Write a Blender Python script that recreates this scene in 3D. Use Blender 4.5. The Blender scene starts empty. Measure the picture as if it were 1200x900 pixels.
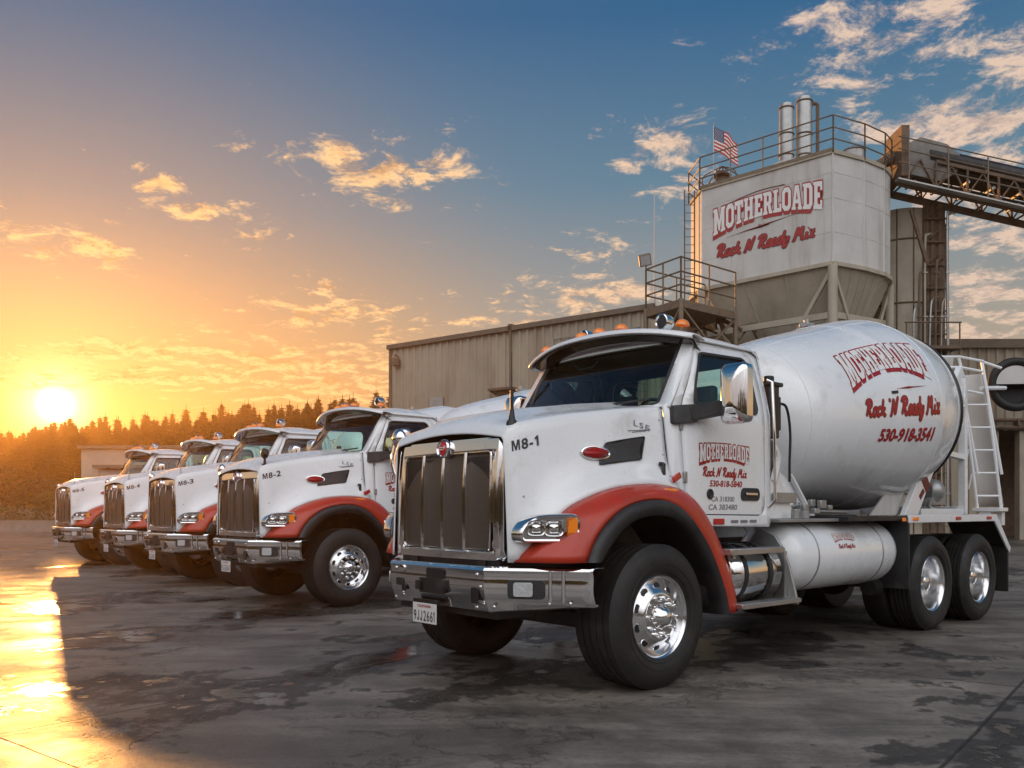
import bpy, bmesh, math, random
import numpy as np
from mathutils import Vector, Matrix
from mathutils.geometry import tessellate_polygon
from math import pi, sin, cos, radians, sqrt, exp
random.seed(7)
SC = bpy.context.scene
COL = SC.collection

# ------------------------------------------------------------------ camera
cam_d = bpy.data.cameras.new("camera"); cam = bpy.data.objects.new("camera", cam_d); COL.objects.link(cam)
cam_d.sensor_width = 36.0; cam_d.lens = 36.0 * 1006 / 1200; cam_d.shift_y = 148 / 1200
cam_d.clip_start = 0.1; cam_d.clip_end = 5000
cam.location = (0, 0, 1.35); cam.rotation_euler = (radians(90), 0, 0)
SC.camera = cam

# ------------------------------------------------------------------ light, sky, exposure
SUN_AZ = radians(-28.0)            # left of the view axis
SUN_EL = radians(6.2)
SUN_DIR = Vector((sin(SUN_AZ) * cos(SUN_EL), cos(SUN_AZ) * cos(SUN_EL), sin(SUN_EL)))
sd = bpy.data.lights.new("sun", 'SUN'); sun = bpy.data.objects.new("sun", sd); COL.objects.link(sun)
sd.energy = 4.4; sd.color = (1.0, 0.43, 0.11); sd.angle = radians(0.6)
sun.location = SUN_DIR * 60
sun.rotation_euler = (-SUN_DIR).to_track_quat('-Z', 'Y').to_euler()
SC.view_settings.view_transform = 'Standard'; SC.view_settings.look = 'None'
SC.view_settings.exposure = 0.0; SC.view_settings.gamma = 1.0
SC.cycles.max_bounces = 8; SC.cycles.transparent_max_bounces = 16; SC.cycles.volume_bounces = 0
SC.cycles.use_denoising = True
SC.cycles.volume_step_rate = 4.0
SC.cycles.sample_clamp_indirect = 6.0


class NB:
    """small node-tree builder"""
    def __init__(s, nt):
        s.nt = nt; s.n = nt.nodes; s.l = nt.links
    def new(s, t, **kw):
        n = s.n.new(t)
        for k, v in kw.items(): setattr(n, k, v)
        return n
    def put(s, sock, v):
        if isinstance(v, bpy.types.NodeSocket): s.l.new(v, sock)
        elif v is not None:
            try: sock.default_value = v
            except Exception:
                sock.default_value = (v[0], v[1], v[2], 1.0) if not isinstance(v, (int, float)) else (v, v, v, 1.0)
    def m(s, op, a, b=None, c=None, clamp=False):
        n = s.new('ShaderNodeMath', operation=op, use_clamp=clamp)
        s.put(n.inputs[0], a)
        if b is not None: s.put(n.inputs[1], b)
        if c is not None: s.put(n.inputs[2], c)
        return n.outputs[0]
    def vm(s, op, a, b=None, out=0):
        n = s.new('ShaderNodeVectorMath', operation=op)
        s.put(n.inputs[0], a)
        if b is not None:
            if op == 'SCALE': s.put(n.inputs[3], b)
            else: s.put(n.inputs[1], b)
        return n.outputs[out]
    def mix(s, f, a, b, typ='MIX'):
        n = s.new('ShaderNodeMix', data_type='RGBA', blend_type=typ)
        s.put(n.inputs[0], f); s.put(n.inputs[6], col4(a)); s.put(n.inputs[7], col4(b))
        return n.outputs[2]
    def noise(s, vec, scale, detail=4, rough=.55, dist=0, out=0):
        n = s.new('ShaderNodeTexNoise')
        s.put(n.inputs['Vector'], vec); n.inputs['Scale'].default_value = scale
        n.inputs['Detail'].default_value = detail; n.inputs['Roughness'].default_value = rough
        n.inputs['Distortion'].default_value = dist
        return n.outputs[out]
    def ss(s, v, a, b, lo=0.0, hi=1.0):
        n = s.new('ShaderNodeMapRange', interpolation_type='SMOOTHSTEP')
        s.put(n.inputs[0], v)
        n.inputs[1].default_value = a; n.inputs[2].default_value = b
        n.inputs[3].default_value = lo; n.inputs[4].default_value = hi
        return n.outputs[0]
    def sep(s, v):
        n = s.new('ShaderNodeSeparateXYZ'); s.put(n.inputs[0], v); return n.outputs
    def comb(s, x, y, z):
        n = s.new('ShaderNodeCombineXYZ'); s.put(n.inputs[0], x); s.put(n.inputs[1], y); s.put(n.inputs[2], z); return n.outputs[0]
    def bump(s, h, strength=.2, dist=.02):
        n = s.new('ShaderNodeBump'); n.inputs['Strength'].default_value = strength; n.inputs['Distance'].default_value = dist
        s.put(n.inputs['Height'], h); return n.outputs[0]


def col4(c):
    if isinstance(c, (tuple, list)) and len(c) == 3: return (c[0], c[1], c[2], 1.0)
    return c


world = bpy.data.worlds.new("World"); SC.world = world; world.use_nodes = True
W = NB(world.node_tree); W.n.clear()
tc = W.new('ShaderNodeTexCoord').outputs['Generated']
dx, dy, dz = W.sep(tc)
sky = W.new('ShaderNodeTexSky', sky_type='NISHITA')
sky.sun_disc = False; sky.sun_elevation = SUN_EL; sky.sun_rotation = SUN_AZ
sky.altitude = 0; sky.air_density = 1.3; sky.dust_density = 2.5; sky.ozone_density = 2.0
NIS = 0.10
base = W.vm('SCALE', sky.outputs[0], NIS)
el = W.m('ARCSINE', dz)
az = W.m('ARCTAN2', dx, dy)
cosg = W.vm('DOT_PRODUCT', tc, tuple(SUN_DIR), out=1)
cg = W.m('MAXIMUM', cosg, 0.0)
# broad warm glow towards the setting sun, deep blue away from it
near = W.ss(cg, .70, .995)
rampn = W.new('ShaderNodeValToRGB'); W.put(rampn.inputs[0], W.m('MULTIPLY', el, 1 / 1.0, clamp=True))
cr = rampn.color_ramp; cr.elements[0].position = 0.0; cr.elements[0].color = (.74, .43, .20, 1)
cr.elements[1].position = 1.0; cr.elements[1].color = (.012, .075, .17, 1)
for p, c in ((.10, (.68, .47, .28)), (.22, (.34, .345, .325)), (.36, (.110, .235, .335)), (.52, (.022, .130, .285))):
    e = cr.elements.new(p); e.color = (*c, 1)
rampw = W.new('ShaderNodeValToRGB'); W.put(rampw.inputs[0], W.m('MULTIPLY', el, 1 / 1.0, clamp=True))
cr = rampw.color_ramp; cr.elements[0].position = 0.0; cr.elements[0].color = (.74, .29, .06, 1)
cr.elements[1].position = 1.0; cr.elements[1].color = (.05, .11, .22, 1)
for p, c in ((.10, (.70, .37, .13)), (.20, (.60, .38, .20)), (.32, (.27, .27, .27)), (.50, (.075, .16, .27))):
    e = cr.elements.new(p); e.color = (*c, 1)
grad = W.mix(W.ss(cg, .84, 1.0), rampn.outputs[0], rampw.outputs[0])
skyc = W.mix(.93, base, grad)
glow = W.m('MULTIPLY', W.m('POWER', cg, 190.0), .32)
glow2 = W.m('MULTIPLY', W.m('POWER', cg, 2200.0), 2.0)
core = W.m('MULTIPLY', W.m('POWER', cg, 26000.0), 26.0)
g1 = W.vm('SCALE', (1.0, .50, .10), glow); g2 = W.vm('SCALE', (1.0, .80, .42), glow2); g3 = W.vm('SCALE', (1.0, .85, .55), core)
skyc = W.vm('ADD', W.vm('ADD', skyc, g1), W.vm('ADD', g2, g3))
# clouds: named patches in azimuth / elevation broken up by noise on a flat cloud deck
den = W.m('ADD', W.m('MAXIMUM', dz, 0.0), .13)
cv = W.comb(W.m('DIVIDE', dx, den), W.m('DIVIDE', dy, den), 0.0)
cv = W.vm('ADD', cv, (3.1, 1.7, 0))
n1 = W.noise(cv, 8.5, 12, .70, .35)
n3 = W.noise(cv, 30.0, 6, .65, .2)
sh = W.vm('ADD', cv, (-.03, .055, 0))
n2 = W.noise(sh, 8.5, 6, .70, .35)
CL = [(445, 192, 92, 26, 1), (400, 182, 45, 14, .8), (82, 288, 78, 20, 1), (240, 248, 48, 12, .8), (285, 272, 32, 8, .6), (190, 214, 30, 9, .55),
      (395, 366, 85, 13, .85), (385, 335, 34, 9, .6), (150, 412, 110, 13, 1), (190, 440, 175, 16, 1), (330, 425, 170, 26, 1), (30, 440, 110, 14, .9),
      (420, 455, 160, 26, .9), (690, 296, 38, 14, .8), (700, 345, 85, 18, 1), (690, 372, 90, 14, .8), (790, 165, 50, 24, .8), (800, 205, 45, 30, .7), (765, 195, 30, 14, .6),
      (1060, 24, 110, 32, 1), (1090, 66, 60, 20, .7), (950, 98, 26, 13, .7), (1020, 105, 34, 20, .7), (1120, 150, 130, 42, 1.1), (1190, 90, 50, 40, .8),
      (1160, 210, 110, 60, .9), (1170, 280, 70, 30, 1), (1150, 345, 90, 30, .9), (1160, 385, 110, 18, .9), (700, 300, 30, 10, .5), (880, 60, 30, 10, .3), (230, 387, 30, 5, .4),
      (470, 235, 50, 8, .4), (600, 400, 120, 20, .4)]
E = None
for (px, py, hw, hh, s_) in CL:
    a0 = math.atan2(px - 600, 1006); rr = sqrt(1006 ** 2 + (px - 600) ** 2); e0 = math.atan2(598 - py, rr)
    sa = hw / rr * cos(a0) ; se = hh / rr
    u_ = W.m('MULTIPLY', W.m('SUBTRACT', az, a0), 1 / sa); v_ = W.m('MULTIPLY', W.m('SUBTRACT', el, e0), 1 / se)
    d_ = W.m('SQRT', W.m('ADD', W.m('MULTIPLY', u_, u_), W.m('MULTIPLY', v_, v_)))
    t_ = W.m('MULTIPLY', W.m('SUBTRACT', 1.25, d_), s_)
    E = t_ if E is None else W.m('MAXIMUM', E, t_)
E = W.m('MAXIMUM', W.m('MINIMUM', E, .92), -1.0)
# added bright cloud bank in the unseen sky behind the camera, lighting the trucks
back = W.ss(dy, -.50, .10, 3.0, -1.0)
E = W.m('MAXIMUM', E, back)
val = W.m('ADD', W.m('MULTIPLY', E, .42), W.m('MULTIPLY', W.m('SUBTRACT', n1, .5), 3.4))
mask = W.m('MULTIPLY', W.ss(val, .04, .62), W.ss(dz, -.01, .02))
lit = W.m('ADD', W.m('MULTIPLY', W.m('SUBTRACT', n1, n2), 6.0), W.m('ADD', .60, W.m('MULTIPLY', W.m('SUBTRACT', n3, .5), 1.6)), clamp=True)
thick = W.ss(val, .45, 1.15)
brightc = W.mix(near, (.90, .66, .50), (1.30, .78, .34))
darkc = W.mix(near, (.30, .26, .28), (.50, .22, .06))
cc = W.mix(W.m('MULTIPLY', W.m('ADD', thick, W.m('SUBTRACT', 1.0, lit)), .72, clamp=True), brightc, darkc)
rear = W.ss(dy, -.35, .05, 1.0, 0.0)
fill_cloud = W.mix(W.ss(dz, .05, .42), (.42, .34, .33), (1.90, 1.92, 1.98))
fill_cloud = W.mix(W.ss(W.noise(cv, 1.6, 6, .6), .40, .62, 0, .45), fill_cloud, (.30, .36, .46))
cc = W.mix(rear, cc, fill_cloud)
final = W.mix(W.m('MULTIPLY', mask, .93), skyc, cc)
# below the horizon: dull ground glow
final = W.mix(W.ss(dz, -.03, -.005, 1.0, 0.0), final, (.10, .075, .055))
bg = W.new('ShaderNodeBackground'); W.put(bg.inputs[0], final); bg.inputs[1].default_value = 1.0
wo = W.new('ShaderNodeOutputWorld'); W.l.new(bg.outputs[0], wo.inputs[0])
world.cycles.sampling_method = 'MANUAL'; world.cycles.sample_map_resolution = 1024

# ------------------------------------------------------------------ materials
MATS = {}


def mat(name, base=(.5, .5, .5), rough=.5, metal=0.0, coat=0.0, vary=0.0, vscale=3.0, dirt=None, dirt_amt=0.0, dirt_scale=2.0,
        bump=0.0, bscale=60.0, emis=None, estr=0.0, rvary=0.0, streak=False, coords='Object', spec=None, specks=None):
    m_ = bpy.data.materials.new(name); m_.use_nodes = True
    B = NB(m_.node_tree); p = B.n['Principled BSDF']
    c = col4(tuple(base))
    tco = B.new('ShaderNodeTexCoord').outputs[coords]
    oi = B.new('ShaderNodeObjectInfo').outputs['Random']
    tco = B.vm('ADD', tco, B.vm('SCALE', (37.0, 21.0, 13.0), oi))
    cs = None
    if vary > 0:
        n = B.noise(tco, vscale, 5, .6)
        cs = B.mix(B.ss(n, .3, .7), tuple(x * (1 - vary) for x in base), tuple(min(1, x * (1 + vary * .6)) for x in base))
    if dirt is not None:
        v = tco
        if streak:
            v = B.vm('MULTIPLY', tco, (1.0, 1.0, .12))
        n = B.noise(v, dirt_scale, 7, .68)
        f = B.ss(n, .60 - dirt_amt * .35, .78, 0, min(1, .35 + dirt_amt))
        cs = B.mix(f, cs if cs is not None else c, dirt)
    if specks is not None:
        n = B.noise(tco, 48.0, 3, .7); z_ = B.noise(tco, 1.7, 4, .6)
        f = B.m('MULTIPLY', B.ss(n, .63, .70), B.ss(z_, .44, .66, 0, .75))
        cs = B.mix(f, cs if cs is not None else c, specks)
    if cs is not None: B.put(p.inputs['Base Color'], cs)
    else: p.inputs['Base Color'].default_value = c
    p.inputs['Metallic'].default_value = metal
    if rvary > 0:
        n = B.noise(tco, 4.0, 6, .65)
        B.put(p.inputs['Roughness'], B.ss(n, .3, .72, rough, rough + rvary))
    else: p.inputs['Roughness'].default_value = rough
    p.inputs['Coat Weight'].default_value = coat; p.inputs['Coat Roughness'].default_value = .06
    if spec is not None: p.inputs['Specular IOR Level'].default_value = spec
    if bump > 0:
        B.put(p.inputs['Normal'], B.bump(B.noise(tco, bscale, 4, .6), bump, .01))
    if emis: p.inputs['Emission Color'].default_value = col4(emis); p.inputs['Emission Strength'].default_value = estr
    MATS[name] = m_
    return m_


mat('white_paint', (.84, .85, .86), .20, 0, .7, vary=.04, vscale=1.2, dirt=(.40, .36, .31), dirt_amt=.13, dirt_scale=2.2, rvary=.22, specks=(.40, .37, .33))
mat('drum_paint', (.86, .87, .88), .13, 0, .7, vary=.04, vscale=.9, dirt=(.50, .47, .43), dirt_amt=.24, dirt_scale=2.4, rvary=.18, bump=.05, bscale=2.6, specks=(.45, .42, .38))
mat('red_paint', (.46, .030, .008), .33, 0, .35, vary=.10, vscale=2.5, dirt=(.20, .05, .03), dirt_amt=.06, dirt_scale=2.4, rvary=.2)
mat('black_plastic', (.022, .022, .024), .5, vary=.3, vscale=6, dirt=(.09, .08, .07), dirt_amt=.25, dirt_scale=5, bump=.15, bscale=150)
mat('black_metal', (.015, .015, .016), .42, vary=.3, vscale=4, dirt=(.08, .065, .05), dirt_amt=.3, dirt_scale=4)
mat('rubber', (.014, .0135, .013), .60, vary=.35, vscale=7, dirt=(.060, .052, .044), dirt_amt=.24, dirt_scale=4.5, bump=.25, bscale=70)
mat('chrome', (.84, .83, .82), .035, 1.0, rvary=.06, dirt=(.50, .46, .42), dirt_amt=.0, dirt_scale=9, bump=.10, bscale=3.2)
mat('aluminium', (.84, .84, .85), .13, 1.0, rvary=.14, dirt=(.35, .32, .29), dirt_amt=.12, dirt_scale=8)
mat('brushed_steel', (.62, .61, .60), .30, 1.0, rvary=.15, dirt=(.3, .25, .2), dirt_amt=.15, dirt_scale=8)
mat('tread_plate', (.55, .55, .55), .35, 1.0, bump=.8, bscale=60)
mat('amber_lens', (.80, .22, .02), .15, 0, .8, emis=(1, .25, .02), estr=.12)
mat('red_lens', (.50, .02, .02), .15, 0, .8)
mat('silver_lamp', (.80, .80, .82), .22, .75)
mat('lens_glass', (.75, .78, .80), .05, .6, .8, bump=.5, bscale=45)
mat('dark_interior', (.022, .024, .026), .7, vary=.3)
mat('cab_lining', (.17, .175, .17), .8, vary=.15)
mat('seat_fabric', (.06, .06, .065), .85, vary=.3, bump=.3, bscale=80)
mat('lettering_red', (.36, .012, .012), .35, vary=.08)
mat('lettering_dark_red', (.13, .008, .010), .4)
mat('lettering_white', (.80, .79, .77), .35)
mat('lettering_black', (.02, .02, .022), .4)
mat('lettering_grey', (.20, .19, .20), .45)
mat('plate_white', (.72, .70, .68), .4)
mat('silo_paint', (.60, .59, .565), .55, vary=.10, vscale=.8, dirt=(.26, .19, .13), dirt_amt=.34, dirt_scale=1.1, streak=True, bump=.08, bscale=6)
mat('silo_tan', (.43, .38, .30), .65, vary=.14, vscale=1.1, dirt=(.16, .11, .07), dirt_amt=.26, dirt_scale=1.4, streak=True)
mat('sheet_metal_beige', (.40, .34, .26), .6, vary=.14, vscale=.35, dirt=(.18, .12, .075), dirt_amt=.34, dirt_scale=.6, streak=True)
mat('trim_brown', (.16, .12, .085), .6, vary=.15)
mat('rail_steel', (.22, .17, .12), .55, .4, vary=.25, vscale=5, dirt=(.18, .08, .03), dirt_amt=.3, dirt_scale=5)
mat('dull_sheet', (.20, .19, .175), .55, .5, vary=.25, vscale=1.5, dirt=(.10, .07, .05), dirt_amt=.3)
mat('rusty_steel', (.16, .11, .075), .7, .2, vary=.3, vscale=3, dirt=(.20, .075, .025), dirt_amt=.35, dirt_scale=3)
mat('galvanised', (.42, .42, .41), .42, .7, vary=.15, vscale=4, dirt=(.25, .19, .13), dirt_amt=.2, dirt_scale=4)
mat('belt_rubber', (.025, .024, .023), .8, vary=.3)
mat('bark', (.07, .045, .028), .9, vary=.3, vscale=6)
mat('needles', (.020, .028, .011), .75, vary=.45, vscale=.9)
mat('needles_dry', (.030, .027, .012), .75, vary=.45, vscale=.9)
mat('bush_leaf', (.07, .075, .025), .75, vary=.45, vscale=1.2)
mat('concrete_block', (.20, .175, .15), .85, vary=.2, vscale=2, dirt=(.15, .12, .09), dirt_amt=.3, bump=.4, bscale=14)
mat('dry_earth', (.13, .10, .065), .95, vary=.35, vscale=.3)
mat('flag_red', (.50, .03, .03), .8); mat('flag_white', (.75, .72, .68), .8); mat('flag_blue', (.03, .05, .16), .8)
mat('visor_smoke', (.03,.022,.018), .08, .3, .8)
mat('hose_rubber', (.02, .02, .02), .45)


def glass_mat(name, tint, rough=.02, spec=1.0):
    m_ = bpy.data.materials.new(name); m_.use_nodes = True
    B = NB(m_.node_tree); B.n.clear()
    tr = B.new('ShaderNodeBsdfTransparent'); tr.inputs[0].default_value = col4(tint)
    gl = B.new('ShaderNodeBsdfGlossy'); gl.inputs[0].default_value = (spec, spec, spec, 1); gl.inputs['Roughness'].default_value = rough
    fr = B.new('ShaderNodeFresnel'); fr.inputs[0].default_value = 1.52
    f = B.m('ADD', B.m('MULTIPLY', fr.outputs[0], 1.0), .015, clamp=True)
    mx = B.new('ShaderNodeMixShader'); B.l.new(f, mx.inputs[0]); B.l.new(tr.outputs[0], mx.inputs[1]); B.l.new(gl.outputs[0], mx.inputs[2])
    o = B.new('ShaderNodeOutputMaterial'); B.l.new(mx.outputs[0], o.inputs[0])
    MATS[name] = m_


glass_mat('window_glass', (.74, .93, .85))
glass_mat('clear_lens', (.92, .93, .93))

# grille mesh: woven metal, dark holes
m_ = bpy.data.materials.new('grille_mesh'); m_.use_nodes = True; MATS['grille_mesh'] = m_
B = NB(m_.node_tree); p = B.n['Principled BSDF']; tco = B.new('ShaderNodeTexCoord').outputs['Object']
gx, gy, gz = B.sep(tco)
wy = B.m('ABSOLUTE', B.m('SINE', B.m('MULTIPLY', gy, pi / .0085))); wz = B.m('ABSOLUTE', B.m('SINE', B.m('MULTIPLY', gz, pi / .0085)))
hole = B.ss(B.m('MULTIPLY', wy, wz), .30, .62)
B.put(p.inputs['Base Color'], B.mix(hole, (.22, .18, .15), (.012, .010, .009)))
B.put(p.inputs['Metallic'], B.m('SUBTRACT', .85, B.m('MULTIPLY', hole, .8))); p.inputs['Roughness'].default_value = .42
B.put(p.inputs['Normal'], B.bump(hole, .4, .002))

# concrete yard: slabs, joints, cracks, oil and water
m_ = bpy.data.materials.new('yard_concrete'); m_.use_nodes = True; MATS['yard_concrete'] = m_
B = NB(m_.node_tree); p = B.n['Principled BSDF']; tco = B.new('ShaderNodeTexCoord').outputs['Object']
rot = B.new('ShaderNodeVectorRotate', rotation_type='Z_AXIS'); B.put(rot.inputs['Vector'], tco); rot.inputs['Angle'].default_value = radians(38)
rv = rot.outputs[0]
wob = B.vm('SCALE', B.vm('SUBTRACT', B.noise(rv, .9, 3, .5, out=1), (.5, .5, .5)), .05)
rx, ry, rz = B.sep(B.vm('ADD', rv, wob))
def joint(c, per, off, w):
    t = B.m('PINGPONG', B.m('ADD', c, off), per / 2)
    return B.ss(t, w * .35, w, 1.0, 0.0)
jm = B.m('MAXIMUM', joint(rx, 4.6, 1.0, .016), joint(ry, 5.4, 2.0, .016))
vor = B.new('ShaderNodeTexVoronoi', feature='DISTANCE_TO_EDGE'); B.put(vor.inputs['Vector'], B.vm('ADD', rv, B.vm('SCALE', B.noise(rv, 1.3, 6, .65, out=1), 1.5))); vor.inputs['Scale'].default_value = .23
crack = B.m('MULTIPLY', B.ss(vor.outputs['Distance'], .0, .006, 1.0, 0.0), B.ss(B.noise(rv, .25, 2, .5), .42, .55))
line = B.m('MAXIMUM', jm, B.m('MULTIPLY', crack, .55))
stre = B.vm('MULTIPLY', rv, (1.0, .50, 1.0))
swp = B.noise(B.vm('MULTIPLY', tco, (.35, 1.6, 1.0)), 1.1, 7, .66, .3)
big = B.noise(stre, .33, 7, .62, .4)
mid = B.noise(rv, 1.4, 8, .68, .2)
fine = B.noise(rv, 26.0, 6, .7)
grit = B.noise(rv, 170.0, 3, .7)
ox, oy, oz = B.sep(tco)
# slab to slab tone
wn = B.new('ShaderNodeTexWhiteNoise', noise_dimensions='2D')
B.put(wn.inputs['Vector'], B.comb(B.m('FLOOR', B.m('DIVIDE', B.m('ADD', rx, 1.0), 4.6)), B.m('FLOOR', B.m('DIVIDE', B.m('ADD', ry, 2.0), 5.4)), 0.0))
tone = B.m('ADD', .86, B.m('MULTIPLY', wn.outputs[0], .28))
dry = B.mix(B.ss(mid, .28, .72), (.098, .083, .070), (.26, .222, .186))
dry = B.mix(B.ss(fine, .35, .75, 0, .45), dry, (.06, .055, .05))
dry = B.mix(B.ss(grit, .62, .74, 0, .5), dry, (.24, .22, .20))
dry = B.vm('SCALE', dry, B.m('MULTIPLY', tone, B.ss(swp, .34, .66, .62, 1.25)))
wetv = B.m('ADD', B.m('MULTIPLY', big, 1.0), B.m('MULTIPLY', B.m('SUBTRACT', mid, .5), .55))
def blob(cx, cy, rxx, ryy, k):
    a = B.m('DIVIDE', B.m('SUBTRACT', ox, cx), rxx); b = B.m('DIVIDE', B.m('SUBTRACT', oy, cy), ryy)
    return B.m('MULTIPLY', B.m('MAXIMUM', B.m('SUBTRACT', 1.0, B.m('ADD', B.m('MULTIPLY', a, a), B.m('MULTIPLY', b, b))), 0.0), k)
extra = blob(-.1, 5.25, 1.9, .75, .26)
for bb in ((1.9, 6.0, 1.0, .8, .16), (-2.3, 7.3, .9, .8, .16), (1.6, 4.95, 1.6, .6, .24), (1.3, 6.35, .9, .35, .18), (-1.05, 6.6, .8, .5, .14), (-4.2, 8.5, 1.9, 2.0, .26), (-3.3, 6.2, 1.0, .8, .20), (-3.0, 12.5, 1.2, .9, .16), (2.9, 5.2, .7, .4, .12), (-3.2, 10.2, 1.0, .8, .13)):
    extra = B.m('ADD', extra, blob(*bb))
wetv = B.m('ADD', wetv, extra)
damp = B.ss(wetv, .545, .578)
pud = B.m('MULTIPLY', B.ss(wetv, .60, .63), B.ss(B.noise(rv, .7, 4, .6), .36, .50))
ring = None
for (tcx, tcy, tr) in ((14.0, -3.0, 13.6), (14.0, -3.0, 15.7), (-16.0, 2.0, 17.2), (-16.0, 2.0, 19.3), (6.0, 26.0, 19.0), (6.0, 26.0, 21.1)):
    d1 = B.m('SQRT', B.m('ADD', B.m('POWER', B.m('SUBTRACT', ox, tcx), 2.0), B.m('POWER', B.m('SUBTRACT', oy, tcy), 2.0)))
    b1 = B.ss(B.m('ABSOLUTE', B.m('SUBTRACT', d1, tr)), .10, .22, 1.0, 0.0); ring = b1 if ring is None else B.m('MAXIMUM', ring, b1)
ring = B.m('MULTIPLY', ring, B.ss(mid, .38, .62, 0, .45))
dry = B.mix(ring, dry, (.035, .032, .03))
spot = B.ss(B.noise(rv, 3.1, 3, .6), .67, .72)
agg = B.new('ShaderNodeTexVoronoi'); B.put(agg.inputs['Vector'], rv); agg.inputs['Scale'].default_value = 34.0
dry = B.mix(B.ss(agg.outputs['Distance'], .0, .32, .35, 0), dry, (.26, .235, .21))
dry = B.mix(B.m('MULTIPLY', spot, .7), dry, (.02, .018, .017))
c = B.mix(B.m('MULTIPLY', damp, .86), dry, B.vm('SCALE', dry, .14))
c = B.mix(B.m('MULTIPLY', line, .85), c, (.018, .016, .014))
B.put(p.inputs['Base Color'], c)
r0 = B.m('ADD', .40, B.m('MULTIPLY', B.ss(mid, .3, .7), .26))
r1 = B.m('SUBTRACT', r0, B.m('MULTIPLY', damp, .05))
rr_ = B.m('SUBTRACT', r1, B.m('MULTIPLY', pud, .36))
B.put(p.inputs['Roughness'], B.m('MAXIMUM', rr_, .05))
p.inputs['Specular IOR Level'].default_value = .40
hh = B.m('ADD', B.m('ADD', B.m('MULTIPLY', fine, .35), B.m('MULTIPLY', grit, .16)), B.m('MULTIPLY', mid, .9))
hh = B.m('SUBTRACT', hh, B.m('MULTIPLY', line, 1.0))
hh = B.m('MULTIPLY', hh, B.m('SUBTRACT', 1.0, B.m('MULTIPLY', pud, .93)))
B.put(p.inputs['Normal'], B.bump(hh, .62, .014))

# ------------------------------------------------------------------ mesh helpers
LOC = {}


def catmull(pts, n=6):
    P = [Vector(q) for q in pts]
    if len(P) < 3: return [P[0].lerp(P[1], k / n) for k in range(n + 1)]
    Q = [2 * P[0] - P[1]] + P + [2 * P[-1] - P[-2]]
    out = []
    for i in range(1, len(Q) - 2):
        a, b, c_, d = Q[i - 1], Q[i], Q[i + 1], Q[i + 2]
        for k in range(n):
            t = k / n
            out.append(.5 * (2 * b + (c_ - a) * t + (2 * a - 5 * b + 4 * c_ - d) * t * t + (3 * b - a - 3 * c_ + d) * t ** 3))
    out.append(P[-1]); return out


def frame(d):
    d = Vector(d).normalized()
    up = Vector((0, 0, 1)) if abs(d.z) < .95 else Vector((1, 0, 0))
    a = d.cross(up).normalized(); b = a.cross(d).normalized()
    return d, a, b


def offset_poly(P, o):
    """miter offset of a closed 2-D polygon, outward for positive o whatever the winding"""
    n = len(P); A = sum(P[i][0] * P[(i + 1) % n][1] - P[(i + 1) % n][0] * P[i][1] for i in range(n))
    s = 1 if A > 0 else -1; out = []
    for i in range(n):
        p0, p1, p2 = Vector(P[i - 1][:2]), Vector(P[i][:2]), Vector(P[(i + 1) % n][:2])
        a = (p1 - p0).normalized(); b = (p2 - p1).normalized()
        na = Vector((a.y, -a.x)) * s; nb = Vector((b.y, -b.x)) * s
        m = na + nb
        if m.length < 1e-4: m = na
        m.normalize(); k = min(1 / max(m.dot(na), .35), 2.2)
        q = p1 + m * o * k; out.append((q.x, q.y))
    return out


def round_poly(P, r, n=4):
    out = []; N = len(P)
    for i in range(N):
        a, b, c_ = Vector(P[i - 1]), Vector(P[i]), Vector(P[(i + 1) % N])
        ra = min(r, (a - b).length * .45, (c_ - b).length * .45)
        s = b + (a - b).normalized() * ra; e = b + (c_ - b).normalized() * ra
        for k in range(n + 1):
            t = k / n; q = (1 - t) ** 2 * s + 2 * t * (1 - t) * b + t * t * e; out.append((q.x, q.y))
    return out


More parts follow.
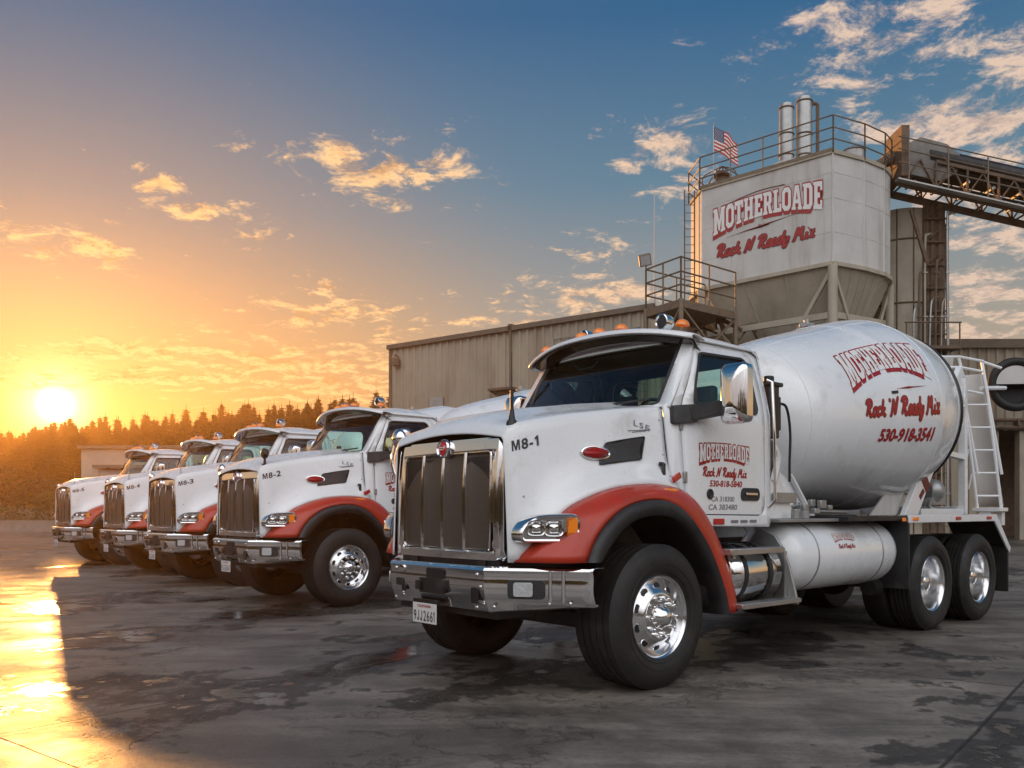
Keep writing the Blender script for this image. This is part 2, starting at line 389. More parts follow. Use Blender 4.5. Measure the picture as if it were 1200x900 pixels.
class MB:
    def __init__(s): s.v = []; s.f = []; s.mi = []; s.cur = 0
    def add(s, vs, fs):
        o = len(s.v); s.v += [tuple(q) for q in vs]
        for f in fs: s.f.append(tuple(i + o for i in f)); s.mi.append(s.cur)
        return s
    def box(s, c, sz, R=None):
        x, y, z = (q / 2 for q in sz)
        vs = [Vector((a * x, b * y, d * z)) for a in (-1, 1) for b in (-1, 1) for d in (-1, 1)]
        if R is not None: vs = [R @ q for q in vs]
        vs = [q + Vector(c) for q in vs]
        return s.add(vs, [(0, 1, 3, 2), (4, 6, 7, 5), (0, 4, 5, 1), (2, 3, 7, 6), (0, 2, 6, 4), (1, 5, 7, 3)])
    def bb(s, x0, x1, y0, y1, z0, z1): return s.box(((x0 + x1) / 2, (y0 + y1) / 2, (z0 + z1) / 2), (abs(x1 - x0), abs(y1 - y0), abs(z1 - z0)))
    def bar(s, p, q, w, h, up=None):
        p, q = Vector(p), Vector(q); d, a, b = frame(q - p)
        if up is not None:
            a = d.cross(Vector(up)).normalized(); b = a.cross(d)
        vs = [e + a * i * w / 2 + b * j * h / 2 for e in (p, q) for i, j in ((-1, -1), (1, -1), (1, 1), (-1, 1))]
        return s.add(vs, [(0, 1, 2, 3), (7, 6, 5, 4), (0, 4, 5, 1), (1, 5, 6, 2), (2, 6, 7, 3), (3, 7, 4, 0)])
    def rings(s, R, closed=True, cap0=True, cap1=True):
        n = len(R[0]); vs = [q for r in R for q in r]; fs = []
        for i in range(len(R) - 1):
            for k in range(n if closed else n - 1):
                k2 = (k + 1) % n; fs.append((i * n + k, i * n + k2, (i + 1) * n + k2, (i + 1) * n + k))
        if cap0: fs.append(tuple(range(n - 1, -1, -1)))
        if cap1: fs.append(tuple(range((len(R) - 1) * n, len(R) * n)))
        return s.add(vs, fs)
    def lathe(s, prof, o, ax, n=24, cap0=False, cap1=False, a0=0, a1=2 * pi):
        o = Vector(o); d, a, b = frame(ax); full = abs(a1 - a0 - 2 * pi) < 1e-6
        m = n if full else n + 1
        R = [[o + d * t + (a * cos(a0 + (a1 - a0) * k / n) + b * sin(a0 + (a1 - a0) * k / n)) * r for k in range(m)] for t, r in prof]
        return s.rings(R, full, cap0, cap1)
    def cyl(s, p, q, r, r2=None, n=12, caps=True):
        p, q = Vector(p), Vector(q); L = (q - p).length
        return s.lathe([(0, r), (L, r if r2 is None else r2)], p, q - p, n, caps, caps)
    def tube(s, pts, r, n=7, closed=False):
        P = [Vector(q) for q in pts]; R = []; pa = None
        for i, q in enumerate(P):
            d = (P[min(i + 1, len(P) - 1)] - P[max(i - 1, 0)]).normalized()
            if pa is None: _, a, b = frame(d)
            else:
                a = (pa - d * pa.dot(d)).normalized(); b = a.cross(d)
            pa = a; rr = r[i] if isinstance(r, (list, tuple)) else r
            R.append([q + (a * cos(2 * pi * k / n) + b * sin(2 * pi * k / n)) * rr for k in range(n)])
        return s.rings(R)
    def grid(s, R): return s.rings(R, False, False, False)
    def sphere(s, c, r, n=14, sc=(1, 1, 1), t0=0, t1=pi):
        R = []
        for i in range(n // 2 + 1):
            t = t0 + (t1 - t0) * i / (n // 2); rr = max(sin(t), .002)
            R.append([Vector(c) + Vector((sc[0] * r * rr * cos(2 * pi * k / n), sc[1] * r * rr * sin(2 * pi * k / n), sc[2] * r * cos(t))) for k in range(n)])
        return s.rings(R, True, False, False)
    def torus(s, c, ax, R0, r, n=28, m=8):
        d, a, b = frame(ax); c = Vector(c); R = []
        for i in range(n + 1):
            t = 2 * pi * i / n; e = a * cos(t) + b * sin(t)
            R.append([c + e * (R0 + r * cos(2 * pi * k / m)) + d * r * sin(2 * pi * k / m) for k in range(m)])
        return s.rings(R, True, False, False)
    def flat(s, outer, holes, fn, cell=0):
        """tessellated 2-D polygon with holes, cut along a grid of size cell, mapped by fn(u,v)"""
        loops = [outer] + list(holes)
        tri = tessellate_polygon([[Vector((q[0], q[1], 0)) for q in l] for l in loops])
        pts = [q for l in loops for q in l]
        bm = bmesh.new(); bv = [bm.verts.new((q[0], q[1], 0)) for q in pts]
        for t in tri:
            try: bm.faces.new([bv[i] for i in t])
            except ValueError: pass
        bm.normal_update()
        for f in bm.faces:
            if f.normal.z < 0: f.normal_flip()
        if cell: cut_bm(bm, cell)
        bm.verts.index_update(); vs = [fn(q.co.x, q.co.y) for q in bm.verts]
        fs = [tuple(q.index for q in f.verts) for f in bm.faces]; bm.free()
        return s.add(vs, fs)
    def prism(s, P, fn, t):
        """closed solid: polygon P at depth 0 and at depth t; fn(u,v,w)"""
        n = len(P); tri = tessellate_polygon([[Vector((q[0], q[1], 0)) for q in P]])
        vs = [fn(u, v, 0) for u, v in P] + [fn(u, v, t) for u, v in P]
        fs = [tuple(k) for k in tri] + [tuple(i + n for i in reversed(k)) for k in tri] + [(i, (i + 1) % n, (i + 1) % n + n, i + n) for i in range(n)]
        return s.add(vs, fs)
    def build(s, name, mats, parent=None, smooth=35, bevel=0, solid=0, tag=None, segs=2, recalc=True, sol_mat=None, center=True):
        me = bpy.data.meshes.new(name)
        off = Vector((0, 0, 0))
        if parent is None and center and s.v:
            a = np.array(s.v); off = Vector(((a[:, 0].min() + a[:, 0].max()) / 2, (a[:, 1].min() + a[:, 1].max()) / 2, a[:, 2].min()))
        elif parent is not None: off = LOC.get(parent.name, Vector((0, 0, 0)))
        me.from_pydata([tuple(Vector(q) - off) for q in s.v], [], s.f)
        ml = mats if isinstance(mats, (list, tuple)) else [mats]
        for k in ml: me.materials.append(MATS[k])
        me.polygons.foreach_set('material_index', s.mi)
        if recalc:
            bm = bmesh.new(); bm.from_mesh(me); bmesh.ops.recalc_face_normals(bm, faces=bm.faces); bm.to_mesh(me); bm.free()
        me.polygons.foreach_set('use_smooth', [True] * len(me.polygons)); me.set_sharp_from_angle(angle=radians(smooth))
        o = bpy.data.objects.new(name, me); COL.objects.link(o)
        if parent is not None: o.parent = parent; LOC[o.name] = off
        else: o.location = off; LOC[o.name] = off
        if solid:
            md = o.modifiers.new('solid', 'SOLIDIFY'); md.thickness = solid; md.offset = -1
            if sol_mat is not None: md.material_offset = sol_mat; md.material_offset_rim = 0
        if bevel:
            md = o.modifiers.new('bevel', 'BEVEL'); md.width = bevel; md.segments = segs; md.limit_method = 'ANGLE'; md.angle_limit = radians(40); md.harden_normals = False
        if tag: o['label'] = tag
        return o


def cut_bm(bm, cell):
    xs = [v.co.x for v in bm.verts]; ys = [v.co.y for v in bm.verts]
    for lo, hi, ax in ((min(xs), max(xs), 0), (min(ys), max(ys), 1)):
        k = math.floor(lo / cell) + 1
        while k * cell < hi:
            co = [0, 0, 0]; co[ax] = k * cell; no = [0, 0, 0]; no[ax] = 1
            bmesh.ops.bisect_plane(bm, geom=list(bm.verts) + list(bm.edges) + list(bm.faces), plane_co=co, plane_no=no, dist=1e-6); k += 1


def thing(name, label, cat, loc=(0, 0, 0), rz=0, group=None):
    o = bpy.data.objects.new(name, None); COL.objects.link(o); o.location = loc; o.rotation_euler = (0, 0, rz)
    o.empty_display_size = .3; o['label'] = label; o['category'] = cat
    if group: o['group'] = group
    LOC[o.name] = Vector(loc) if rz == 0 else Vector((0, 0, 0))
    return o


def tag(o, label=None, cat=None, group=None, kind=None):
    if label: o['label'] = label
    if cat: o['category'] = cat
    if group: o['group'] = group
    if kind: o['kind'] = kind
    return o


def copy_tree(o, parent=None, skip=()):
    c = o.copy(); COL.objects.link(c)
    if parent is not None: c.parent = parent
    for ch in o.children:
        if ch.name.split('.')[0] in skip: continue
        copy_tree(ch, c, skip)
    return c

# ------------------------------------------------------------------ lettering
def _o(w=.62, h=1.0, t=.2):
    c = .17
    out = [(c, 0), (w - c, 0), (w, c), (w, h - c), (w - c, h), (c, h), (0, h - c), (0, c)]
    d = t; e = .07
    inn = [(d + e, d), (w - d - e, d), (w - d, d + e), (w - d, h - d - e), (w - d - e, h - d), (d + e, h - d), (d, h - d - e), (d, d + e)]
    return out, [inn]
SLAB = {
 'M': (1.0, [(0, 0), (.38, 0), (.38, .12), (.31, .12), (.31, .55), (.44, .10), (.56, .10), (.69, .55), (.69, .12), (.62, .12), (.62, 0), (1, 0), (1, .12), (.93, .12), (.93, .88), (1, .88), (1, 1), (.68, 1), (.50, .48), (.32, 1), (0, 1), (0, .88), (.07, .88), (.07, .12), (0, .12)], []),
 'O': (.66,) + _o(.66),
 'T': (.70, [(.15, 0), (.55, 0), (.55, .13), (.465, .13), (.465, .80), (.56, .80), (.56, .66), (.70, .66), (.70, 1), (0, 1), (0, .66), (.14, .66), (.14, .80), (.235, .80), (.235, .13), (.15, .13)], []),
 'H': (.76, [(0, 0), (.34, 0), (.34, .12), (.29, .12), (.29, .41), (.47, .41), (.47, .12), (.42, .12), (.42, 0), (.76, 0), (.76, .12), (.69, .12), (.69, .88), (.76, .88), (.76, 1), (.42, 1), (.42, .88), (.47, .88), (.47, .60), (.29, .60), (.29, .88), (.34, .88), (.34, 1), (0, 1), (0, .88), (.07, .88), (.07, .12), (0, .12)], []),
 'E': (.64, [(0, 0), (.64, 0), (.64, .33), (.50, .33), (.50, .18), (.30, .18), (.30, .42), (.47, .42), (.47, .60), (.30, .60), (.30, .82), (.50, .82), (.50, .68), (.64, .68), (.64, 1), (0, 1), (0, .88), (.07, .88), (.07, .12), (0, .12)], []),
 'R': (.72, [(0, 0), (.34, 0), (.34, .12), (.29, .12), (.29, .38), (.36, .38), (.47, 0), (.72, 0), (.72, .12), (.66, .12), (.57, .42), (.66, .52), (.66, .88), (.55, 1), (0, 1), (0, .88), (.07, .88), (.07, .12), (0, .12)], [[(.29, .56), (.40, .56), (.44, .60), (.44, .79), (.40, .83), (.29, .83)]]),
 'L': (.62, [(0, 0), (.62, 0), (.62, .36), (.48, .36), (.48, .18), (.30, .18), (.30, .88), (.37, .88), (.37, 1), (0, 1), (0, .88), (.07, .88), (.07, .12), (0, .12)], []),
 'A': (.76, [(0, 0), (.30, 0), (.30, .12), (.25, .12), (.28, .26), (.48, .26), (.51, .12), (.46, .12), (.46, 0), (.76, 0), (.76, .12), (.71, .12), (.52, 1), (.24, 1), (.05, .12), (0, .12)], [[(.31, .42), (.45, .42), (.38, .76)]]),
 'D': (.70, [(0, 0), (.54, 0), (.70, .18), (.70, .82), (.54, 1), (0, 1), (0, .88), (.07, .88), (.07, .12), (0, .12)], [[(.29, .18), (.42, .18), (.47, .25), (.47, .75), (.42, .82), (.29, .82)]]),
}


def fine_poly(P, seg=.15):
    out = []
    for i in range(len(P)):
        a, b = Vector(P[i]), Vector(P[(i + 1) % len(P)]); n = max(1, int((b - a).length / seg))
        for k in range(n): q = a.lerp(b, k / n); out.append((q.x, q.y))
    return out


def slab_word(word, fn, cell, lift, arch=(.30, .06), gap=.07, outline=.055, shade=.09):
    """fn(u in -1..1, v in 0..1 , height above surface) ; returns three MBs: shade, outline, fill"""
    W_ = sum(SLAB[c][0] + gap for c in word) - gap
    def warp(x, y, cx=0, cy=0):
        u = 2 * x / W_ - 1
        vb = arch[0] * (1 - u * u); vt = 1 + arch[1] * (1 - u * u)
        return u, vb + (vt - vb) * y
    red, white = MB(), MB(); x = 0
    for i, c in enumerate(word):
        w, out, holes = SLAB[c]
        P = [(x + a, b) for a, b in out]; H = [[(x + a, b) for a, b in h] for h in holes]
        e = (i % 2) * .18
        Ps = fine_poly([(a - .0, b - shade) for a, b in offset_poly(P, outline)])
        red.flat(Ps, [], lambda a, b: fn(*warp(a, b), lift * (.45 + e)), cell)
        Po = fine_poly(offset_poly(P, outline))
        red.flat(Po, [], lambda a, b: fn(*warp(a, b), lift * (1.0 + e)), cell)
        white.flat(fine_poly(P), [fine_poly(h) for h in H], lambda a, b: fn(*warp(a, b), lift * 2.0), cell)
        x += w + gap
    return red, white


SCR = {
 'R': (.80, [[(.13, .0), (.2, .45), (.30, .95)], [(.0, .70), (.06, .90), (.30, 1.0), (.58, .90), (.55, .62), (.24, .47)], [(.26, .47), (.42, .30), (.50, .06), (.64, .0), (.78, .14)]]),
 'o': (.48, [[(.30, .50), (.12, .44), (.05, .20), (.16, .0), (.34, .08), (.42, .30), (.30, .50), (.48, .42)]]),
 'c': (.44, [[(.40, .38), (.30, .50), (.12, .42), (.05, .18), (.16, .0), (.42, .12)]]),
 'k': (.56, [[(.08, .0), (.14, .50), (.22, 1.0)], [(.46, .48), (.18, .22)], [(.20, .26), (.34, .10), (.46, .0), (.56, .10)]]),
 'N': (.86, [[(.0, .08), (.10, .0), (.20, .50), (.28, .98)], [(.28, .98), (.40, .50), (.52, .0)], [(.52, .0), (.62, .55), (.74, .95), (.86, .98)]]),
 'e': (.44, [[(.06, .22), (.30, .26), (.38, .40), (.26, .50), (.10, .40), (.05, .16), (.18, .0), (.44, .12)]]),
 'a': (.50, [[(.38, .44), (.22, .50), (.08, .36), (.06, .12), (.18, .0), (.34, .14), (.42, .48)], [(.42, .48), (.38, .12), (.44, .0), (.52, .12)]]),
 'd': (.52, [[(.38, .44), (.22, .50), (.08, .36), (.06, .12), (.18, .0), (.34, .14), (.40, .40)], [(.52, 1.0), (.44, .50), (.40, .10), (.46, .0), (.54, .12)]]),
 'y': (.50, [[(.04, .42), (.12, .46), (.08, .14), (.20, .02), (.36, .16), (.44, .48)], [(.44, .48), (.36, .0), (.24, -.32), (.08, -.30), (.12, -.14), (.50, .12)]]),
 'M': (1.02, [[(.0, .08), (.10, .0), (.20, .50), (.28, .98)], [(.28, .98), (.36, .60), (.42, .30)], [(.42, .30), (.56, .66), (.70, .98)], [(.70, .98), (.70, .50), (.74, .04), (.86, .0), (.98, .12)]]),
 'i': (.30, [[(.10, .48), (.08, .12), (.16, .0), (.30, .12)], [(.15, .70), (.19, .75)]]),
 'x': (.52, [[(.04, .42), (.14, .48), (.24, .24), (.34, .0), (.50, .10)], [(.46, .46), (.36, .44), (.18, .08), (.04, .0)]]),
 ' ': (.34, []),
 "'": (.20, [[(.08, 1.0), (.04, .78)]]),
}


def script_word(word, fn, lift, pen=.085, back=.135):
    W_ = sum(SCR[c][0] for c in word); red, dark = MB(), MB(); x = 0; k = 0
    for c in word:
        w, strokes = SCR[c]
        for s_ in strokes:
            P = catmull([(x + a + b * .22, b, 0) for a, b in s_], 5)
            for mb, r, l0 in ((dark, back, 1.0), (red, pen, 2.2)):
                l_ = lift * (l0 + (k % 6) * .15)
                L, R_ = [], []
                for i, q in enumerate(P):
                    d = (P[min(i + 1, len(P) - 1)] - P[max(i - 1, 0)]).normalized(); nn = Vector((-d.y, d.x, 0))
                    rr = r * (1.0 if 0 < i < len(P) - 1 else .6)
                    L.append(q + nn * rr); R_.append(q - nn * rr)
                vs = [fn(2 * q.x / W_ - 1, q.y, l_) for q in L] + [fn(2 * q.x / W_ - 1, q.y, l_) for q in R_]
                n = len(P); mb.add(vs, [(i, i + 1, i + 1 + n, i + n) for i in range(n - 1)])
            k += 1
        x += w
    return red, dark


def font_word(text, fn, bold=.02, shear=0, cell=0, spacing=1.0):
    """Blender's built-in font, letters scaled to height 1, u in -1..1 across the word"""
    cu = bpy.data.curves.new('t', 'FONT'); cu.body = text; cu.size = 1; cu.offset = bold; cu.shear = shear; cu.space_character = spacing
    cu.resolution_u = 3
    o = bpy.data.objects.new('t', cu); COL.objects.link(o)
    dg = bpy.context.evaluated_depsgraph_get(); me = bpy.data.meshes.new_from_object(o.evaluated_get(dg))
    COL.objects.unlink(o); bpy.data.objects.remove(o); bpy.data.curves.remove(cu)
    bm = bmesh.new(); bm.from_mesh(me); bpy.data.meshes.remove(me)
    xs = [v.co.x for v in bm.verts]; x0, x1 = min(xs), max(xs); ys = [v.co.y for v in bm.verts]; y1 = max(max(ys), .69); y0 = 0
    if cell: cut_bm(bm, cell)
    bm.verts.index_update()
    vs = [fn(2 * (v.co.x - x0) / (x1 - x0) - 1, (v.co.y - y0) / (y1 - y0)) for v in bm.verts]; fs = [tuple(q.index for q in f.verts) for f in bm.faces]
    bm.free(); return MB().add(vs, fs)


BLK = {'1': [(.40, 0), (.68, 0), (.68, 1), (.46, 1), (.12, .80), (.12, .62), (.40, .74)],
       'M': [(0, 0), (.2, 0), (.2, .62), (.42, 0), (.58, 0), (.8, .62), (.8, 0), (1, 0), (1, 1), (.70, 1), (.5, .36), (.30, 1), (0, 1)],
       'J': [(.08, .30), (.08, .14), (.22, 0), (.72, 0), (.86, .14), (.86, 1), (.60, 1), (.60, .20), (.56, .17), (.38, .17), (.34, .20), (.34, .30)]}


def mixed_word(parts, fn, bold):
    """parts: (text, u0, u1) in -1..1; M and J are drawn as polygons, the rest with the built-in font"""
    mb = MB()
    for text, u0, u1 in parts:
        f = lambda u, v, u0=u0, u1=u1: fn(u0 + (u1 - u0) * (u + 1) / 2, v)
        if text in BLK: mb.flat(BLK[text], [], lambda a, b: f(a * 2 - 1, b))
        else:
            w = font_word(text, f, bold); mb.add(w.v, w.f)
    return mb

# ------------------------------------------------------------------ the concrete mixer truck  (+x forward, +y its left side, origin under front axle)
RZ = math.atan2(-.659, -.752)
def lerp(a, b, t): return a + (b - a) * t
def itp(x, X, Y): return float(np.interp(x, X, Y))
def sm(t): t = max(0, min(1, t)); return t * t * (3 - 2 * t)

HX = [-.42, 0, .5, .85, 1.0, 1.07, 1.105]
def h_top(x): return itp(x, HX, [2.20, 2.155, 2.085, 2.02, 1.985, 1.945, 1.88])
def h_sh(x): return itp(x, HX, [.885, .84, .775, .735, .715, .70, .665])
def h_low(x): return itp(x, HX, [1.03, 1.0, .93, .86, .83, .80, .73])
RED_OUT = [(1.085, .985), (1.0, 1.10), (.78, 1.34), (.52, 1.46), (.28, 1.525), (.08, 1.548), (-.11, 1.555), (-.32, 1.535), (-.49, 1.49), (-.65, 1.39), (-.80, 1.24), (-.92, 1.08), (-1.03, .88), (-1.12, .70), (-1.17, .50)]
DARK_OUT = [(.77, .985), (.70, 1.12), (.60, 1.23), (.46, 1.33), (.28, 1.40), (.07, 1.43), (-.10, 1.42), (-.25, 1.37), (-.38, 1.29), (-.50, 1.18), (-.61, 1.06), (-.70, .92), (-.78, .78), (-.84, .65), (-.88, .50)]
DARK_IN = [(.64, .985), (.58, 1.06), (.50, 1.14), (.40, 1.22), (.27, 1.28), (.10, 1.31), (-.06, 1.31), (-.20, 1.28), (-.33, 1.21), (-.44, 1.11), (-.54, 1.0), (-.63, .88), (-.70, .76), (-.76, .63), (-.79, .50)]
def h_bot(x):
    X = [p[0] for p in RED_OUT[::-1]]; Z = [p[1] for p in RED_OUT[::-1]]
    return itp(x, X, Z) if x < 1.085 else .985
def h_side(x, z):
    zt, zb = h_top(x), h_bot(x)
    t = max(0, min(1, (zt - z) / (zt - 1.0)))
    y = lerp(h_sh(x) + .012, h_low(x), t ** .85)
    k = sm((1.12 - x) / .35)
    y += .115 * k * exp(-(max(0, z - zb) / .12) ** 1.5)
    return y

TR = thing('concrete_mixer_truck', 'nearest white mixer truck, numbered M8-1 on its hood, with its whole drum in view', 'mixer truck', (.316, 7.378, 0), RZ, 'mixer trucks parked side by side')

# hood shell
mb = MB(); cols = []
xs = list(np.linspace(-.40, 1.0, 29)) + [1.035, 1.065, 1.085, 1.098, 1.104]
for x in xs:
    zt, zb, ys = h_top(x), h_bot(x) - .006, h_sh(x)
    side = []
    for i in range(13):
        z = lerp(zb, zt - .035, i / 12); side.append((h_side(x, z), z))
    r = []
    for a in (25, 50, 75): r.append((ys - .035 + .047 * cos(radians(a)), zt - .035 + .035 * sin(radians(a))))
    top = []
    for i in range(1, 9):
        f = 1 - i / 8; y = (ys - .04) * f
        z = zt + .055 * (1 - f * f) + .035 * sm((.62 - f) / .14) * sm((1.12 - x) / .3)
        top.append((y, z))
    L = side + r + top
    row = [(x, y, z) for y, z in L] + [(x, -y, z) for y, z in L[-2::-1]]
    cols.append(row)
mb.grid(cols)
hood = mb.build('hood', ['white_paint', 'black_metal'], TR, smooth=50, solid=.012, sol_mat=1)

# fenders, red with a black rubber flare
def resample(P, n):
    P = [Vector((a, b)) for a, b in P]; P = [Vector((q[0], q[1])) for q in catmull([(p.x, p.y, 0) for p in P], 3)]
    D = [0]
    for i in range(1, len(P)): D.append(D[-1] + (P[i] - P[i - 1]).length)
    return [(itp(D[-1] * k / (n - 1), D, [p.x for p in P]), itp(D[-1] * k / (n - 1), D, [p.y for p in P])) for k in range(n)]
N_ = 44
RO, DO, DI = resample(RED_OUT, N_), resample(DARK_OUT, N_), resample(DARK_IN, N_)
for sgn in (1, -1):
    rows = []
    for k in range(N_):
        (ox_, oz_), (ix_, iz_) = RO[k], DO[k]
        yo = h_side(ox_, oz_) + .004 if ox_ > -.4 else lerp(h_side(-.4, h_bot(-.4)), 1.10, sm((-.4 - ox_) / .4))
        row = []
        for j in range(9):
            t = j / 8; x, z = lerp(ox_, ix_, t), lerp(oz_, iz_, t)
            y = yo + (1.195 - yo) * sin(t * pi / 2) ** .75 + .012 * sin(t * pi)
            row.append((x, sgn * y, z))
        rows.append(row)
    f = MB().grid(rows).build('fender', 'red_paint', hood, smooth=60, solid=.012)
    rows = []
    for k in range(N_):
        (ox_, oz_), (ix_, iz_) = DO[k], DI[k]
        prof = [(0, 1.19), (.03, 1.225), (.25, 1.245), (.7, 1.24), (1, 1.215), (1.02, 1.13), (.98, .98), (.9, .72)]
        rows.append([(lerp(ox_, ix_, t), sgn * y, lerp(oz_, iz_, t)) for t, y in prof])
    MB().grid(rows).build('wheel_arch_flare', 'black_plastic', hood, smooth=50)
    # small parts on the hood side
    vent = [(.33, 1.695), (.235, 1.865), (.05, 1.90), (-.175, 1.935), (-.10, 1.75)]
    def hs(u, v, w): return (u, sgn * (h_side(u, v) + .002 + w), v)
    MB().flat(round_poly(vent, .02), [], lambda u, v: hs(u, v, .006), .05).build('side_vent', 'black_plastic', hood, smooth=60, solid=.008)
    rim_ = MB()
    vo = round_poly(vent, .02); pts = [hs(u, v, .009) for u, v in vo]; rim_.tube(pts + [pts[0]], .005, 5)
    rim_.build('vent_trim', 'black_metal', hood)
    e = MB(); oval = [(.345 + .115 * cos(a), 1.785 + .038 * sin(a) + .02 * cos(a) * -.3) for a in np.linspace(0, 2 * pi, 24, endpoint=False)]
    e.flat(oval, [], lambda u, v: hs(u, v, .016)); ov = e.build('side_emblem', 'lettering_red', hood, solid=.014)
    pts = [hs(u, v, .012) for u, v in [(.345 + .13 * cos(a), 1.785 + .048 * sin(a)) for a in np.linspace(0, 2 * pi, 24)]]
    MB().tube(pts, .009, 6).build('emblem_ring', 'chrome', ov)
    # amber marker on the fender and red reflector above it
    m = MB(); m.box((-.22, sgn * 1.135, 1.505), (.16, .03, .028)); m.build('marker_lamp', 'amber_lens', hood, bevel=.008)
    m = MB(); m.box((-.37, sgn * 1.08, 1.61), (.11, .02, .055), Matrix.Rotation(radians(25), 3, 'Y')); m.build('side_reflector', 'red_lens', hood, bevel=.015)
    # headlamp
    hp = [(0, 1.135), (-.005, 1.20), (.04, 1.262), (.10, 1.30), (.17, 1.31), (.36, 1.315), (.40, 1.30), (.40, 1.20), (.36, 1.165), (.30, 1.135)]
    hp = round_poly(hp, .03)
    def hl(u, v, w): return (1.095 - u * .78 - w * .0, sgn * (.845 + u * .62 + w), v)
    H_ = MB().prism(hp, lambda u, v, w: hl(u, v, w - .07), .085).build('headlight', 'silver_lamp', hood, smooth=40)
    b = MB(); po, pi_ = offset_poly(hp, .012), offset_poly(hp, -.012)
    R_ = [[hl(*P[k], w) for k in range(len(P))] for P, w in ((po, -.06), (po, .025), (hp, .042), (pi_, .036), (pi_, .02))]
    b.rings(R_, True, False, False); b.build('bezel', 'chrome', H_, smooth=50)
    for cu_, w_ in ((.10, .068), (.225, .074)):
        c_ = Vector(hl(cu_, 1.225, .03)); nrm = Vector((.62, sgn * .78, 0)).normalized()
        d1, a1, b1 = frame(nrm); r_ = MB(); ww = w_ * .92
        def sq(k, o_): return [c_ + nrm * o_ + (a1 * (abs(cos(q)) ** .5 * (1 if cos(q) > 0 else -1)) + b1 * .86 * (abs(sin(q)) ** .5 * (1 if sin(q) > 0 else -1))) * ww * k for q in np.linspace(0, 2 * pi, 32, endpoint=False)]
        r_.rings([sq(1.0, .010), sq(.97, .018), sq(.90, .016), sq(.80, .002), sq(.62, -.006), sq(.55, .004), sq(.42, .010), sq(.18, .016), sq(.02, .017)], True, False, False)
        r_.build('reflector', 'chrome', H_, smooth=50)
    am = MB().prism([(.315, 1.165), (.315, 1.298), (.388, 1.298), (.388, 1.205), (.36, 1.18)], lambda u, v, w: hl(u, v, .028 + w), .012)
    am.build('turn_signal', 'amber_lens', H_, bevel=.006)
    MB().flat(pi_, [], lambda u, v: hl(u, v, .038 + .01 * sin(min(1, u / .4) * pi))).build('lens', 'clear_lens', H_, smooth=60)

# grille
gr = MB()
GO = round_poly([(-.65, .985), (.65, .985), (.65, 1.83), (.59, 1.885), (-.59, 1.885), (-.65, 1.83)], .05, 4)
GI = round_poly([(-.555, 1.045), (.555, 1.045), (.555, 1.795), (-.555, 1.795)], .05, 6)
def gx(y, z): return 1.128 - .025 * (y / .66) ** 2 - .12 * max(0, (z - 1.42)) ** 1.7
gr.flat(GO, [GI], lambda u, v: (gx(u, v), u, v), .12)
grille = gr.build('grille', 'chrome', TR, smooth=40, solid=.05)
for s_ in (1, -1):
    sb = MB(); sb.grid([[(gx(.66, z) + .0, s_ * .650, z), (gx(.66, z) - .006, s_ * .675, z), (gx(.66, z) - .05, s_ * .695, z), (gx(.66, z) - .085, s_ * .70, z)] for z in np.linspace(.985, 1.87, 12)])
    sb.build('side_trim', 'chrome', grille, smooth=50, solid=.01)
MB().flat(GI, [], lambda u, v: (gx(u, v) - .028, u, v), .15).build('grille_mesh', 'grille_mesh', grille)
for y in (-.2675, 0, .2675):
    m = MB(); m.rings([[(gx(y, z) + .012, y - .016, z), (gx(y, z) + .022, y - .006, z), (gx(y, z) + .022, y + .006, z), (gx(y, z) + .012, y + .016, z), (gx(y, z) - .03, y + .016, z), (gx(y, z) - .03, y - .016, z)] for z in np.linspace(1.046, 1.784, 8)])
    m.build('grille_bar', 'chrome', grille, smooth=30)
fr_ = offset_poly(GI, -.012); fr_ = [(gx(u, v) + .004, u, v) for u, v in fr_]
MB().tube(fr_ + [fr_[0]], .009, 6).build('inner_frame', 'chrome', grille)
em = MB().lathe([(-.04, .075), (.012, .075), (.024, .066), (.016, .056), (.012, .054)], (1.118, 0, 1.826), (1, 0, .10), 28).build('emblem', 'chrome', grille, smooth=50)
MB().lathe([(.011, .055), (.020, .03), (.021, .002)], (1.118, 0, 1.826), (1, 0, .10), 24, cap0=True, cap1=True).build('emblem_badge', 'red_lens', em, smooth=60)
bw = MB(); bw.bar((1.140, .035, 1.831), (1.140, -.035, 1.835), .009, .005); bw.bar((1.141, .022, 1.817), (1.141, -.026, 1.819), .006, .005); bw.bar((1.140, .03, 1.824), (1.138, .026, 1.847), .006, .005)
bw.build('emblem_script', 'lettering_white', em)

# bumper
bp = [(1.215, .655), (1.21, .93), (1.19, .948), (1.15, .95)]
def bx_(y):
    a = abs(y)
    return 1.21 - max(0, a - .60) * .74 - (.012 if a < .60 else 0) * (1 - (a / .6) ** 2) * 0
mb = MB(); YS = [-1.26, -1.16, -1.05, -.9, -.75, -.64, -.60, -.56, -.4, -.2, 0, .2, .4, .56, .60, .64, .75, .9, 1.05, 1.16, 1.23]
rows = []
for y in YS:
    x = bx_(y); zb = .605 if abs(y) < .61 else lerp(.605, .665, (abs(y) - .6) / .6)
    rows.append([(x - .11, y, .945), (x - .02, y, .947), (x + .000, y, .938), (x + .010, y, .920), (x + .006, y, .905)] + [(x + .004 - .040 * ((q - .80) / .14) ** 2 * (1 if q < .8 else .35), y, q) for q in (.88, .85, .82, .79, .76, .73, .70, .67)] + [(x - .042, y, zb + .018), (x - .07, y, zb)])
bump_ = mb.grid(rows).build('bumper', 'chrome', TR, smooth=28, solid=.006)
